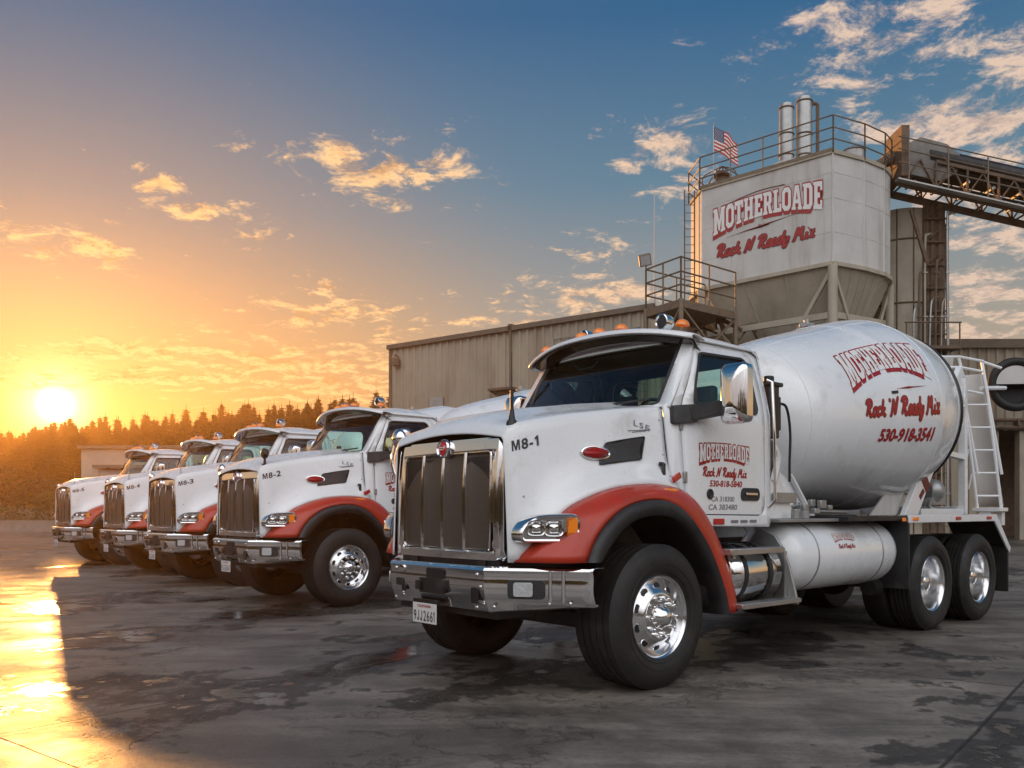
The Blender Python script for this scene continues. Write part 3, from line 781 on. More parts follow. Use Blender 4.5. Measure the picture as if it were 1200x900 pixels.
def plate_on(mb, y, z, w, h, d=.012, r=.012):
    x = bx_(y); ang = 0 if abs(y) < .6 else (math.atan(.74) * (1 if y > 0 else -1))
    c = Vector((x + .006, y, z)); t_ = Vector((-sin(ang), cos(ang), 0)); n_ = Vector((cos(ang), sin(ang), 0))
    P = round_poly([(-w / 2, -h / 2), (w / 2, -h / 2), (w / 2, h / 2), (-w / 2, h / 2)], r)
    mb.prism(P, lambda u, v, q: c + t_ * u + Vector((0, 0, v)) + n_ * (q - .004), d)
    return c, t_, n_
for q_ in ((.02, .865, .22, .085, .012), (-.46, .78, .09, .06, .012), (.50, .735, .075, .115, .012), (-.40, .735, .05, .05, .012)):
    dk = MB(); plate_on(dk, *q_); dk.build('bumper_opening', 'black_metal', bump_, bevel=.004)
dk = MB(); plate_on(dk, .0, .775, .30, .115, .035); plate_on(dk, -.14, .775, .06, .07, .06); dk.build('tow_hitch', 'black_metal', bump_, bevel=.004)
bo = MB()
for y, z in ((.52, .885), (.52, .65), (.66, .66), (-.52, .885), (-.52, .65), (.56, .80), (.98, .69), (1.10, .695)): bo.lathe([(0, .016), (.006, .014), (.010, .004)], (bx_(y) + .003, y, z), (1, 0, 0), 10, cap1=True)
bo.lathe([(0, .03), (.012, .03), (.014, .018)], (bx_(-.42) + .004, -.42, .885), (1, 0, 0), 14, cap1=True)
bo.build('bolt', 'chrome', bump_)
for s_ in (1, -1):
    d_ = MB(); c, t_, n_ = plate_on(d_, s_ * .85, .79, .27, .135, .016, .03); d_.build('fog_lamp_housing', 'black_plastic', bump_, bevel=.004)
    l = MB(); P = round_poly([(-.09, -.05), (.05, -.05), (.05, .05), (-.09, .05)], .02)
    l.prism(P, lambda u, v, q: c + t_ * (-s_ * u * -1) + Vector((0, 0, v)) + n_ * (.012 + q), .012); l.build('fog_lamp', 'lens_glass', bump_, bevel=.006)
    for yy in (.985, 1.06):
        rb = MB(); xx = bx_(yy); rb.rings([[(xx + .003 + .010 * cos(a), s_ * yy + .016 * sin(a) + .0, z) for a in np.linspace(-pi / 2, pi / 2, 6)] for z in (.70, .925)], False); rb.build('bumper_rib', 'chrome', bump_, smooth=60)
pl = MB().box((1.232, -.10, .555), (.006, .31, .155)); plate = pl.build('licence_plate', 'plate_white', bump_, bevel=.003)
mixed_word((('9', -1, -.76), ('J', -.68, -.46), ('J', -.38, -.16), ('2', -.06, .18), ('6', .26, .50), ('6', .58, .82), ('1', .86, 1.04)), lambda u, v: (1.2372, -.10 + u * .138, 0.495 + v * .080), .008).build('plate_number', 'lettering_black', plate, recalc=False)
font_word('CALIFORNIA', lambda u, v: (1.2372, -.10 + u * .09, .60 + v * .020), .02).build('plate_state', 'lettering_red', plate, recalc=False)
MB().bb(1.20, 1.228, -.26, .06, .62, .66).build('plate_bracket', 'black_metal', bump_)

for sgn in (1, -1):
    q = MB(); q.box((-.30, sgn * (h_side(-.30, 1.66) + .012), 1.66), (.035, .02, .13)); q.box((-.30, sgn * (h_side(-.30, 1.72) + .02), 1.72), (.05, .02, .03)); q.build('hood_latch', 'black_plastic', hood, bevel=.006)
    q = MB()
    for x, z in ((1.0, 1.05), (1.0, 1.45), (-.36, 1.80), (-.36, 2.08), (-.36, 1.62)): q.sphere((x, sgn * h_side(x, z), z), .009, 8)
    q.build('rivets', 'galvanised', hood)

# cab
def cab_y(x, z):
    y = 1.05 - .155 * max(0, (z - 2.16) / .64) ** 1.25
    y -= sm((x + .78) / .38) * .115 * max(0, min(1, (z - 1.35) / .8))
    return y
WIN = round_poly([(-.685, 2.21), (-.735, 2.40), (-.865, 2.665), (-1.50, 2.685), (-1.545, 2.62), (-1.545, 2.215)], .05, 4)
DOOR = round_poly([(-.55, 1.44), (-.70, 1.32), (-1.61, 1.31), (-1.665, 1.37), (-1.665, 2.64), (-1.58, 2.765), (-.83, 2.75), (-.59, 2.27), (-.55, 2.15)], .05, 4)
SIDE = [(-.40, 2.20), (-.40, 1.50), (-.49, 1.485), (-.65, 1.385), (-.78, 1.22), (-1.74, 1.20), (-1.76, 1.24), (-1.76, 2.70), (-1.68, 2.82), (-.83, 2.83), (-.46, 2.24)]
cab = None
for sgn in (1, -1):
    hole = offset_poly(DOOR, .009)
    o = MB(); o.flat(SIDE, [hole], lambda u, v: (u, sgn * cab_y(u, v), v), .10)
    if cab is None: cab = o.build('cab', ['white_paint', 'cab_lining'], TR, smooth=50, solid=.03, sol_mat=1)
    else: o.build('side_panel', ['white_paint', 'cab_lining'], cab, smooth=50, solid=.03, sol_mat=1)
    # dark jamb strip behind the door gap
    jm_ = MB(); jo, ji = offset_poly(DOOR, .03), offset_poly(DOOR, -.03)
    jm_.rings([[(u, sgn * (cab_y(u, v) - .022), v) for u, v in jo], [(u, sgn * (cab_y(u, v) - .022), v) for u, v in ji]], True, False, False); jm_.build('door_seal', 'black_plastic', cab)
    d = MB(); d.flat(DOOR, [offset_poly(WIN, .022)], lambda u, v: (u, sgn * (cab_y(u, v) + .004), v), .10)
    door = d.build('door', ['white_paint', 'cab_lining'], cab, smooth=50, solid=.035, sol_mat=1)
    fo, fi = offset_poly(WIN, .026), offset_poly(WIN, -.006)
    w = MB(); w.rings([[(u, sgn * (cab_y(u, v) + q), v) for u, v in P] for P, q in ((fo, .002), (fo, .010), (offset_poly(WIN, .006), .010), (fi, -.004), (fi, -.02))], True, False, False)
    w.build('window_frame', 'black_plastic', door, smooth=50)
    MB().flat(WIN, [], lambda u, v: (u, sgn * (cab_y(u, v) - .012), v), .12).build('window_pane', 'window_glass', door, smooth=80)
    h = MB(); P = round_poly([(-1.30, 1.435), (-1.555, 1.435), (-1.575, 1.49), (-1.55, 1.545), (-1.31, 1.545), (-1.285, 1.49)], .03)
    h.prism(P, lambda u, v, q: (u, sgn * (1.05 + q), v), .016); h.build('door_handle', 'black_plastic', door, bevel=.006)
    h = MB().bar((-1.34, sgn * 1.078, 1.492), (-1.51, sgn * 1.078, 1.492), .012, .022); h.build('handle_grip', 'chrome', door, bevel=.004)
    MB().lathe([(0, .045), (.012, .043), (.016, .034), (.012, .028)], (-.845, sgn * 1.052, 1.485), (0, sgn, 0), 20, cap1=True).build('door_lock', 'black_plastic', door)
    for hz in (1.62, 2.05):
        q = MB().box((-.545, sgn * (cab_y(-.545, hz) + .008), hz), (.035, .018, .09)); q.build('door_hinge', 'galvanised', door, bevel=.004)
    g_ = MB().tube([(-1.70, sgn * 1.055, 2.52), (-1.71, sgn * 1.10, 2.50), (-1.725, sgn * 1.115, 2.0), (-1.735, sgn * 1.115, 1.45), (-1.725, sgn * 1.06, 1.38)], .014, 8); g_.build('grab_handle', 'chrome', cab)
    # mirror
    ar = MB(); ar.prism(round_poly([(-.445, 2.05), (-.455, 2.20), (-.66, 2.22), (-.66, 2.07)], .02), lambda u, v, q: (u, sgn * (cab_y(u, v) - .01 + q), v), .055)
    ar.bar((-.62, sgn * 1.03, 2.135), (-.80, sgn * 1.22, 2.20), .05, .10, (0, 0, 1)); ar.bar((-.62, sgn * 1.04, 2.09), (-.80, sgn * 1.24, 2.14), .02, .03, (0, 0, 1))
    arm = ar.build('mirror_arm', 'black_plastic', cab, bevel=.01)
    mo = round_poly([(-.125, -.245), (.125, -.245), (.125, .245), (-.125, .245)], .06, 5); mr = MB()
    mr.rings([[(x, sgn * 1.335 + a * k, 2.29 + b * (1 - (1 - k) * .75)) for a, b in mo] for x, k in ((-.715, .05), (-.717, .3), (-.723, .55), (-.735, .76), (-.752, .90), (-.775, .97), (-.80, 1.0), (-.862, .97))]); mir = mr.build('mirror', 'chrome', arm, smooth=60)
    MB().box((-.868, sgn * 1.335, 2.29), (.006, .21, .44)).build('mirror_glass', 'chrome', mir, bevel=.002)
    # door lettering, driver's and rider's side read the same way round
    def dmap(cx, cz, hw, hgt):
        return lambda u, v, l=.0: (cx - sgn * u * hw, sgn * (cab_y(cx - sgn * u * hw, cz) + .0055 + l), cz + v * hgt)
    r_, w_ = slab_word('MOTHERLOADE', (lambda f: (lambda u, v, l: f(u, v, l)))(dmap(-1.06, 1.745, .35, .150)), 0, .0008, (.28, .10), .09, .085, .10)
    lt = r_.build('door_lettering', 'lettering_red', door, recalc=False); w_.build('letter_fill', 'lettering_white', lt, recalc=False)
    a_, b_ = script_word('Rock N Ready Mix', (lambda f: (lambda u, v, l: f(u, v, l)))(dmap(-1.06, 1.635, .315, .075)), .0006, .10, .12)
    a_.build('script_lettering', 'lettering_red', door, recalc=False)
    font_word('530-818-5840', dmap(-1.075, 1.55, .235, .052), .035, .15).build('phone_number', 'lettering_red', door, recalc=False)
    font_word('CA 318300', dmap(-1.03, 1.425, .165, .042), .02, .12).build('permit_number', 'lettering_grey', door, recalc=False)
    font_word('CA 383480', dmap(-1.03, 1.355, .205, .045), .02, .12).build('permit_number', 'lettering_grey', door, recalc=False)
    MB().box((-.97, sgn * 1.057, 1.255), (.15, .008, .05)).build('sill_badge', 'red_lens', cab, bevel=.003)
    for k in range(3): MB().box((-1.2 - k * .14, sgn * 1.056, 1.255), (.10, .004, .022)).build('sill_mark', 'lettering_grey', cab)
    def hmap(u, v): x = -.16 - sgn * u * .085; z = 2.0 + v * .045 - .02 * (sgn * u); return (x, sgn * (h_side(x, z) + .005), z)
    sw = font_word('LSE', hmap, .004, .1, spacing=1.2)
    for za, w2 in ((1.985, .12), (1.975, .08)): sw.bar((-.13 + w2, sgn * (h_side(-.13 + w2, za) + .004), za - .012), (-.13 - w2, sgn * (h_side(-.13 - w2, za) + .004), za + .01), .006, .003, (0, sgn, 0))
    sw.build('hood_script', 'lettering_grey', hood, recalc=False)

def WS(y, s, o=0): return (-.285 - .42 * s - .125 * (y / .9) ** 2 + o, y, 2.195 + .635 * s)
WO = [(-.965, 0), (.965, 0), (.925, 1), (-.925, 1)]
WIo = round_poly([(-.865, .03), (.865, .03), (.825, .93), (-.825, .93)], .06, 4)
MB().flat(WO, [WIo], lambda u, v: WS(u, v), .12).build('windscreen_surround', ['white_paint', 'cab_lining'], cab, smooth=60, solid=.03, sol_mat=1)
fi = offset_poly(WIo, -.025)
MB().rings([[WS(u, v, .004) for u, v in WIo], [WS(u, v, .004) for u, v in fi]], True, False, False).build('windscreen_seal', 'black_plastic', cab, smooth=60)
MB().flat(WIo, [], lambda u, v: WS(u, v, -.006), .10).build('windscreen', 'window_glass', cab, smooth=80)
for a, b in (((-.55, .06), (-.05, .10)), ((.20, .07), (.78, .11))):
    q = MB().tube([WS(a[0], a[1], .03), WS((a[0] + b[0]) / 2, (a[1] + b[1]) / 2 - .01, .035), WS(b[0], b[1], .028)], .010, 6); q.tube([WS(a[0] - .05, -.02, .0), WS(a[0], a[1], .03)], .012, 6); q.build('wiper', 'black_plastic', cab)
# roof
rows = []
for x, zc in ((-.70, 2.86), (-.78, 2.895), (-.95, 2.935), (-1.2, 2.965), (-1.4, 2.97), (-1.55, 2.955), (-1.66, 2.91), (-1.73, 2.84), (-1.77, 2.76)):
    row = []
    for i in range(25):
        s = -1 + i / 12; xe = x - .12 * s * s * sm((x + 1.5) / .7)
        ze = 2.80 if x > -1.7 else 2.80 - (-1.7 - x) * 1.0
        row.append((xe, s * .925, ze + (zc - ze) * (1 - abs(s) ** 3.2)))
    rows.append(row)
roof = MB().grid(rows).build('roof', ['white_paint', 'cab_lining'], cab, smooth=60, solid=.02, sol_mat=1)
rw = [(-.88, 2.06), (.88, 2.06), (.82, 2.69), (-.82, 2.69)]
MB().flat([(-1.04, 1.22), (1.04, 1.22), (1.05, 2.2), (.91, 2.80), (-.91, 2.80), (-1.05, 2.2)], [round_poly(rw, .06)], lambda u, v: (-1.755, u, v)).build('rear_wall', ['white_paint', 'cab_lining'], cab, solid=.02, sol_mat=1)
MB().flat(round_poly(rw, .06), [], lambda u, v: (-1.745, u, v)).build('rear_pane', 'window_glass', cab)
# sun visor
up, lo = [], []
for i in range(33):
    s = -1 + i / 16; y = s * 1.0
    xt = -.475 - .20 * abs(s) ** 2.2; zt = 2.915 - .115 * abs(s) ** 2.5
    up.append([(xt - .26 + .03 * abs(s), y * .96, zt + .01 - .02 * abs(s)), (xt - .12, y * .985, zt + .022 - .01 * abs(s)), (xt - .03, y, zt + .014), (xt, y, zt - .004), (xt + .002, y, zt - .026), (xt - .012, y, zt - .034)])
    lo.append([(xt - .014, y, zt - .030), (xt - .06, y * .985, zt - .045), (xt - .14, y * .95, zt - .075), (xt - .22, y * .93, zt - .098)])
vis = MB().grid(up).build('sun_visor', 'white_paint', cab, smooth=60, solid=.012)
MB().grid(lo).build('visor_shade', 'visor_smoke', vis, smooth=60, solid=.004)
for y in (-.80, -.25, -.02, .24, .84):
    xx = -.66 - .14 * y * y; zz = 2.958 - .07 * y * y
    rl = MB().sphere((xx, y, zz), .058, 12, (1.3, .9, .95), 0, pi / 2); rl.build('roof_marker_lamp', 'amber_lens', roof, smooth=80)
for y, x0, k in ((-.36, -.86, .95), (.50, -.95, 1.25)):
    hn = MB().lathe([(-.09, .012), (-.085, .035), (-.05, .052 * k), (.03, .058 * k), (.055, .058 * k), (.058, .050 * k), (.045, .044 * k)], (x0, y, 3.0 + .015 * k), (1, 0, -.03), 20)
    hn.bar((x0 - .02, y, 2.93), (x0 - .02, y, 2.99), .03, .03); hh_ = hn.build('roof_spotlight', 'chrome', roof, smooth=60)
    MB().lathe([(.044, .046 * k), (.05, .02), (.051, .001)], (x0, y, 3.0 + .015 * k), (1, 0, -.03), 18, cap0=True).build('spotlight_lens', 'dark_interior', hh_, smooth=60)
# interior
fl = MB(); fl.bb(-1.72, -.45, -.98, .98, 1.24, 1.32); fl.bb(-.70, -.40, -.9, .9, 1.32, 2.10); fl.bb(-.86, -.66, .12, .72, 1.9, 2.16)
fl.build('dashboard', 'dark_interior', cab, bevel=.03)
for y in (.48, -.48):
    s_ = MB(); s_.bb(-1.45, -.98, y - .25, y + .25, 1.62, 1.78); s_.box((-1.52, y, 2.05), (.14, .48, .62), Matrix.Rotation(radians(-8), 3, 'Y')); s_.box((-1.56, y, 2.43), (.10, .26, .16)); s_.bb(-1.4, -1.0, y - .15, y + .15, 1.3, 1.62)
    s_.build('seat', 'seat_fabric', cab, bevel=.04, segs=3)
swc = Vector((-.93, .46, 2.17)); ax_ = Vector((-.75, 0, .65))
st = MB().torus(swc, ax_, .205, .016); st.cyl(swc, swc - ax_ * .25, .03); st.bar(swc + Vector((0, -.2, 0)), swc + Vector((0, .2, 0)), .03, .015); st.build('steering_wheel', 'black_plastic', cab)
gh = MB().tube([(-.60, -.70, 2.62), (-.56, -.72, 2.55), (-.50, -.76, 2.36), (-.53, -.78, 2.28)], .014, 6); gh.build('interior_handle', 'seat_fabric', cab); gh = MB().tube([(-.75, -.12, 2.73), (-.74, -.18, 2.68), (-.74, -.36, 2.68), (-.75, -.42, 2.73)], .012, 6); gh.build('interior_handle', 'seat_fabric', cab)

# chassis and machinery below
ch = MB()
for s_ in (1, -1): ch.bb(-7.0, 1.10, s_ * .43 - .045, s_ * .43 + .045, .78, 1.04)
for x in (-6.9, -5.5, -4.0, -2.4, -1.0, .9): ch.bb(x - .05, x + .05, -.43, .43, .82, 1.0)
chas = ch.build('chassis_frame', 'black_metal', TR, bevel=.005)
e = MB(); e.bb(-.35, 1.0, -.50, .50, .80, 1.80); e.bb(-1.7, -.3, -.38, .38, .60, 1.22); e.bb(.98, 1.08, -.62, .62, .72, 1.75); e.bb(.75, 1.10, -.62, .62, .56, .70); e.build('engine_block', 'black_metal', chas)
e = MB(); e.cyl((0, -.85, .50), (0, .85, .50), .07, n=10); e.bb(-.12, .12, -.5, .5, .40, .52); e.cyl((.0, -.3, .5), (.75, -.35, .62), .03)
for s_ in (1, -1): e.bb(-.7, .75, s_ * .5 - .05, s_ * .5 + .05, .56, .64)
e.build('front_axle', 'black_metal', chas)
e = MB()
for x in (-4.82, -6.15): e.cyl((x, -.9, .53), (x, .9, .53), .10, n=12); e.sphere((x, 0, .55), .24, 14)
e.cyl((-6.0, 0, .60), (-1.6, 0, .72), .06, n=10)
for s_ in (1, -1): e.bb(-6.1, -4.9, s_ * .5 - .05, s_ * .5 + .05, .50, .60)
e.build('rear_axle', 'black_metal', chas)
inn = MB()
for s_ in (1, -1):
    inn.grid([[(x + .02, s_ * .62, z), (x + .02, s_ * 1.10, z)] for x, z in [(p[0] * 1.0, p[1] + .06) for p in DARK_IN]])
inn.build('wheel_well_liner', 'black_plastic', chas, smooth=50, solid=.006)

# wheels: one mesh for the rim face with tyre, hub cap and lug nuts as its children
def wheel_parts(kind):
    """returns [(name, material, MB)] about the origin, outer face at +y = 0, axis y"""
    out = []
    R, wd = (.548, .40) if kind == 'steer' else (.530, .285)
    ty = MB(); h = wd / 2; c = -h
    prof = [(c + h - .035, .300), (c + h - .012, .312), (c + h + .012, .36), (c + h + .022, .43), (c + h + .012, .485), (c + h - .012, R - .022), (c + h - .03, R - .004)]
    prof = [(t, r) for t, r in prof]
    n_ = 5; tw = wd - .06
    tread = []
    for i in range(n_):
        a = c + tw / 2 - tw * i / n_; b = a - tw / n_
        tread += [(a - .002, R), (b + .010, R), (b + .008, R - .016), (b + .000, R - .016)] if i < n_ - 1 else [(a - .002, R), (b, R)]
    mirror = [(2 * c - t, r) for t, r in prof][::-1]
    ty.lathe(prof + tread + mirror, (0, 0, 0), (0, 1, 0), 56)
    out.append(('tyre', 'rubber', ty))
    sw_ = MB()
    for r in (.345, .40, .455): sw_.torus((0, .0185 if r > .36 and r < .45 else .008, 0), (0, 1, 0), r, .003, 48, 4)
    sw_.mi = sw_.mi
    out.append(('sidewall_ridge', 'rubber', sw_))
    if kind == 'steer':
        rp = [(-.06, .292), (-.022, .305), (-.010, .318), (-.004, .312), (-.014, .300), (-.030, .292), (-.052, .286), (-.072, .272), (-.060, .250), (-.040, .215), (-.018, .190), (-.010, .178), (-.012, .150), (-.015, .10), (-.015, .05)]
        hy, hr, lr, ly = -.015, .085, .143, -.012
        holes = [(.232, -.052)]
        hubp = [(0, .098), (.02, .095), (.035, .080), (.06, .066), (.074, .055), (.085, .03), (.088, .002)]
    else:
        rp = [(-.03, .300), (-.010, .316), (-.004, .310), (-.014, .296), (-.03, .288), (-.10, .280), (-.19, .272), (-.235, .262), (-.245, .235), (-.235, .21), (-.225, .18), (-.222, .05)]
        hy, hr, lr, ly = -.222, .08, .143, -.226
        holes = [(.228, -.243)]
        hubp = [(0, .115), (.06, .112), (.08, .095), (.15, .085), (.165, .06), (.17, .01)]
    rim = MB().lathe(rp, (0, 0, 0), (0, 1, 0), 48, cap1=True)
    out.insert(0, ('wheel', 'aluminium', rim))
    hl_ = MB()
    for k in range(10):
        a = 2 * pi * (k + .5) / 10; r, y = holes[0]; cc_ = Vector((r * cos(a), y, r * sin(a))); er = Vector((cos(a), 0, sin(a))); et = Vector((-sin(a), 0, cos(a)))
        sl = Vector((0, 1, 0)) + er * (.35 if kind == 'steer' else 0); sl.normalize(); e1 = et; e2 = e1.cross(sl).normalized()
        n = 14; ring = [[cc_ + (e1 * .034 * q * cos(t) + e2 * .025 * q * sin(t)) + sl * o_ for t in np.linspace(0, 2 * pi, n, endpoint=False)] for q, o_ in ((1.12, .001), (1.0, .007), (.98, -.004))]
        hl_.cur = 0; hl_.rings(ring, True, False, False)
        hl_.cur = 1; hl_.add([cc_ + (e1 * .034 * cos(t) + e2 * .025 * sin(t)) + sl * .0045 for t in np.linspace(0, 2 * pi, n, endpoint=False)], [tuple(range(n))]); hl_.cur = 0
    o_ = len(rim.v); rim.v += hl_.v; rim.f += [tuple(i_ + o_ for i_ in f_) for f_ in hl_.f]; rim.mi += hl_.mi; out[0] = ('wheel', ['aluminium', 'black_metal'], rim)
    hb = MB().lathe([(hy + t, r) for t, r in hubp], (0, 0, 0), (0, 1, 0), 28, cap1=True)
    out.append(('hub_cap', 'chrome', hb))
    nt_ = hb; nt_.lathe([(ly - .004, .172), (ly + .004, .168), (ly + .006, .09)], (0, 0, 0), (0, 1, 0), 40)
    for k in range(10):
        a = 2 * pi * k / 10; nt_.lathe([(ly, .024), (ly + .012, .022), (ly + .014, .017), (ly + .045, .015), (ly + .058, .006)], (lr * cos(a), 0, lr * sin(a)), (0, 1, 0), 10, cap1=True)
    return out
def make_wheel(kind, x, y, z, sgn):
    parts = WH.setdefault(kind, None)
    if parts is None:
        objs = []
        for i, (n, m, mb) in enumerate(wheel_parts(kind)):
            o = mb.build(n, m, TR, smooth=38); objs.append(o)
        for o in objs[1:]: o.parent = objs[0]
        WH[kind] = objs[0]; w = objs[0]
    else: w = copy_tree(parts, TR)
    w.location = (x, y, z); w.rotation_euler = (0, 0, 0 if sgn > 0 else pi)
    return w
WH = {}
for s_ in (1, -1):
    make_wheel('steer', 0, s_ * 1.225, .548, s_)
for x in (-4.82, -6.15):
    for s_ in (1, -1):
        make_wheel('drive', x, s_ * 1.205, .530, s_)
        it = MB(); R = .53
        it.lathe([(-.32, .30), (-.315, .40), (-.31, .48), (-.325, R - .01), (-.34, R), (-.56, R), (-.585, R - .02), (-.59, .45), (-.575, .30)], (0, 0, 0), (0, 1, 0), 40)
        o = it.build('inner_tyre', 'rubber', TR, smooth=40); o.location = (x, s_ * 1.205, .53); o.rotation_euler = (0, 0, 0 if s_ > 0 else pi)

# steps, tanks, deck, flaps
for s_ in (1, -1):
    t = MB().lathe([(0, .20), (.012, .245), (.03, .26), (.74, .26), (.758, .245), (.77, .20)], (-1.03, s_ * .90, .80), (-1, 0, 0), 32, True, True)
    tk = t.build('fuel_tank', 'brushed_steel' if s_ < 0 else 'chrome', TR, smooth=40)
    for x in (-1.22, -1.60):
        q = MB(); n = 24; q.rings([[(x + dx_, s_ * .90 + r * cos(a), .80 + r * sin(a)) for a in np.linspace(0, 2 * pi, n, endpoint=False)] for dx_, r in ((-.025, .262), (-.025, .270), (.025, .270), (.025, .262))], True, False, False); q.build('tank_strap', 'black_plastic', tk)
    a = MB(); a.bb(-1.72, -.92, s_ * 1.08, s_ * 1.215, .975, 1.03); a.build('step', 'tread_plate', TR, bevel=.008)
    a = MB(); a.bb(-1.95, -1.05, s_ * 1.10, s_ * 1.24, .52, .565)
    sp = a.build('step', 'tread_plate', TR, bevel=.008)
    a = MB(); a.bb(-1.72, -.92, s_ * 1.216, s_ * 1.222, .98, 1.02); a.bb(-1.95, -1.05, s_ * 1.241, s_ * 1.247, .525, .56)
    for x in (-1.10, -1.90): a.bb(x - .02, x + .02, s_ * 1.02, s_ * 1.12, .56, .98)
    a.build('step_edge', 'brushed_steel', sp)
    fp = MB(); Pp = [(.86, 1.20), (1.02, 1.12), (1.10, 1.0), (1.15, .85), (1.20, .60), (1.22, .50), (.80, .50), (.60, .9)]
    fp.prism(Pp, lambda u, v, q: (-1.93 - q + .10 * max(0, (v - .6)), s_ * u, v), .03); fp.build('step_end_plate', 'galvanised', sp, bevel=.006)
    w = MB().lathe([(-.02, .02), (-.015, .12), (.03, .24), (.11, .32), (.20, .343), (2.02, .343), (2.11, .32), (2.19, .24), (2.235, .12), (2.24, .02)], (-1.99, s_ * .80, .905), (-1, 0, 0), 40, True, True)
    wt = w.build('water_tank', 'white_paint', TR, smooth=50)
    for x in (-2.45, -3.75):
        q = MB(); q.rings([[(x + dx_, s_ * .80 + r * cos(a), .905 + r * sin(a)) for a in np.linspace(0, 2 * pi, 36, endpoint=False)] for dx_, r in ((-.012, .344), (-.008, .349), (.008, .349), (.012, .344))], True, False, False); q.build('tank_band', 'galvanised', wt, smooth=50)
    def tkm(cx, ca, hw, hg): 
        return lambda u, v, l=.0: (cx - s_ * u * hw, s_ * (.80 + (.346 + l) * cos(ca + v * hg / .343)), .905 + (.346 + l) * sin(ca + v * hg / .343))
    a_, b_ = slab_word('MOTHERLOADE', tkm(-3.0, .42, .20, .08), .05, .0006); ltk = a_.build('tank_lettering', 'lettering_red', wt, recalc=False); b_.build('letter_fill', 'lettering_white', ltk, recalc=False)
    a_, b_ = script_word('Rock N Ready Mix', tkm(-3.0, .22, .16, .04), .0005, .10, .12); a_.build('tank_script', 'lettering_red', wt, recalc=False)
    f_ = MB().bb(-4.20, -4.17, s_ * .42, s_ * 1.22, .50, 1.28); f_.build('mud_flap', 'black_plastic', TR, bevel=.005)
    f_ = MB().bb(-7.06, -7.03, s_ * .55, s_ * 1.22, .30, .88); f_.build('mud_flap', 'rubber', TR, bevel=.005)
    dkk = MB(); dkk.bb(-4.17, -6.62, s_ * .60, s_ * 1.20, 1.262, 1.285)
    dkk.prism([(-6.62, 1.285), (-7.10, .86), (-7.08, .84), (-6.62, 1.26)], lambda u, v, q: (u, s_ * (.60 + q), v), .60)
    dd = dkk.build('rear_fender', 'black_metal', TR, bevel=.004)
    P = [(-4.17, 1.30), (-6.64, 1.30), (-7.12, .86), (-7.08, .80), (-6.58, 1.215), (-4.17, 1.215)]
    MB().prism(P, lambda u, v, q: (u, s_ * (1.203 + q), v), .022).build('fender_edge', 'white_paint', dd, bevel=.004)
    for x, m in ((-4.32, 'amber_lens'), (-5.45, 'red_lens'), (-6.38, 'red_lens')): MB().box((x, s_ * 1.228, 1.257), (.14, .016, .038)).build('marker_lamp', m, dd, bevel=.006)
    MB().box((-4.05, s_ * 1.226, 1.25), (.08, .014, .04)).build('marker_lamp', 'amber_lens', dd, bevel=.006)
    MB().bb(-4.16, -2.9, s_ * .5, s_ * 1.20, 1.24, 1.29).build('side_deck', 'black_metal', dd, bevel=.004)
    ex = MB()
    for k in range(6): ex.cyl((-3.9 + k * .02 - .1, s_ * .9, .52 + k * .0), (-3.92 + k * .02 - .1, s_ * .9, .52), .11 - .004 * k, n=14)
    ex.build('air_tank', 'black_metal', TR)

# drum
DP0 = Vector((-2.55, 0, 2.27)); DT = .10
DD = Vector((-cos(DT), 0, sin(DT))); DU = Vector((sin(DT), 0, cos(DT)))
DS = [0, .05, .16, .34, .60, 1.0, 1.55, 1.80, 1.92, 2.05, 2.45, 2.58, 2.70, 3.0, 3.32, 3.8, 4.3, 4.45]
DR = [.40, .56, .70, .80, .872, .945, 1.03, 1.075, 1.10, 1.118, 1.168, 1.176, 1.172, 1.13, 1.075, .95, .78, .70]
def dsurf(s, ph, l=0.0):
    r = itp(s, DS, DR) + l; return DP0 + DD * s + (DU * cos(ph) + Vector((0, 1, 0)) * sin(ph)) * r
DSm = catmull([(a, b, 0) for a, b in zip(DS, DR)], 3)
mb = MB().lathe([(q.x, q.y) for q in DSm], DP0, DD, 96, True, True)
drum = mb.build('mixing_drum', 'drum_paint', TR, smooth=40)
DS = [q.x for q in DSm]; DR = [q.y for q in DSm]
seam = MB()
for s in (.36, 1.80, 2.62, 3.34):
    r = itp(s, DS, DR); seam.torus(DP0 + DD * s, DD, r - .001, .006, 96, 6)
for ph in (radians(20), radians(200)): seam.tube([dsurf(s, ph, -.001) for s in np.linspace(.4, 3.3, 30)], .005, 5)
seam.build('weld_seam', 'drum_paint', drum, smooth=60)
rg = MB().torus(DP0 + DD * 3.50, DD, 1.005, .055, 72, 8); rg.build('roller_ring', 'black_metal', drum)
ht = MB(); c0 = dsurf(3.0, radians(-14), .0); 
ht.box(dsurf(2.0, radians(-6), .02), (.16, .12, .05)); ht.cyl(dsurf(2.0, radians(-6), .0), dsurf(2.0, radians(-6), .09), .03)
ht.build('drum_hatch_bolt', 'galvanised', drum, bevel=.008)
MB().bar(dsurf(1.66, radians(79), .006), dsurf(1.76, radians(79), .006), .012, .03).build('drum_latch', 'black_metal', drum)
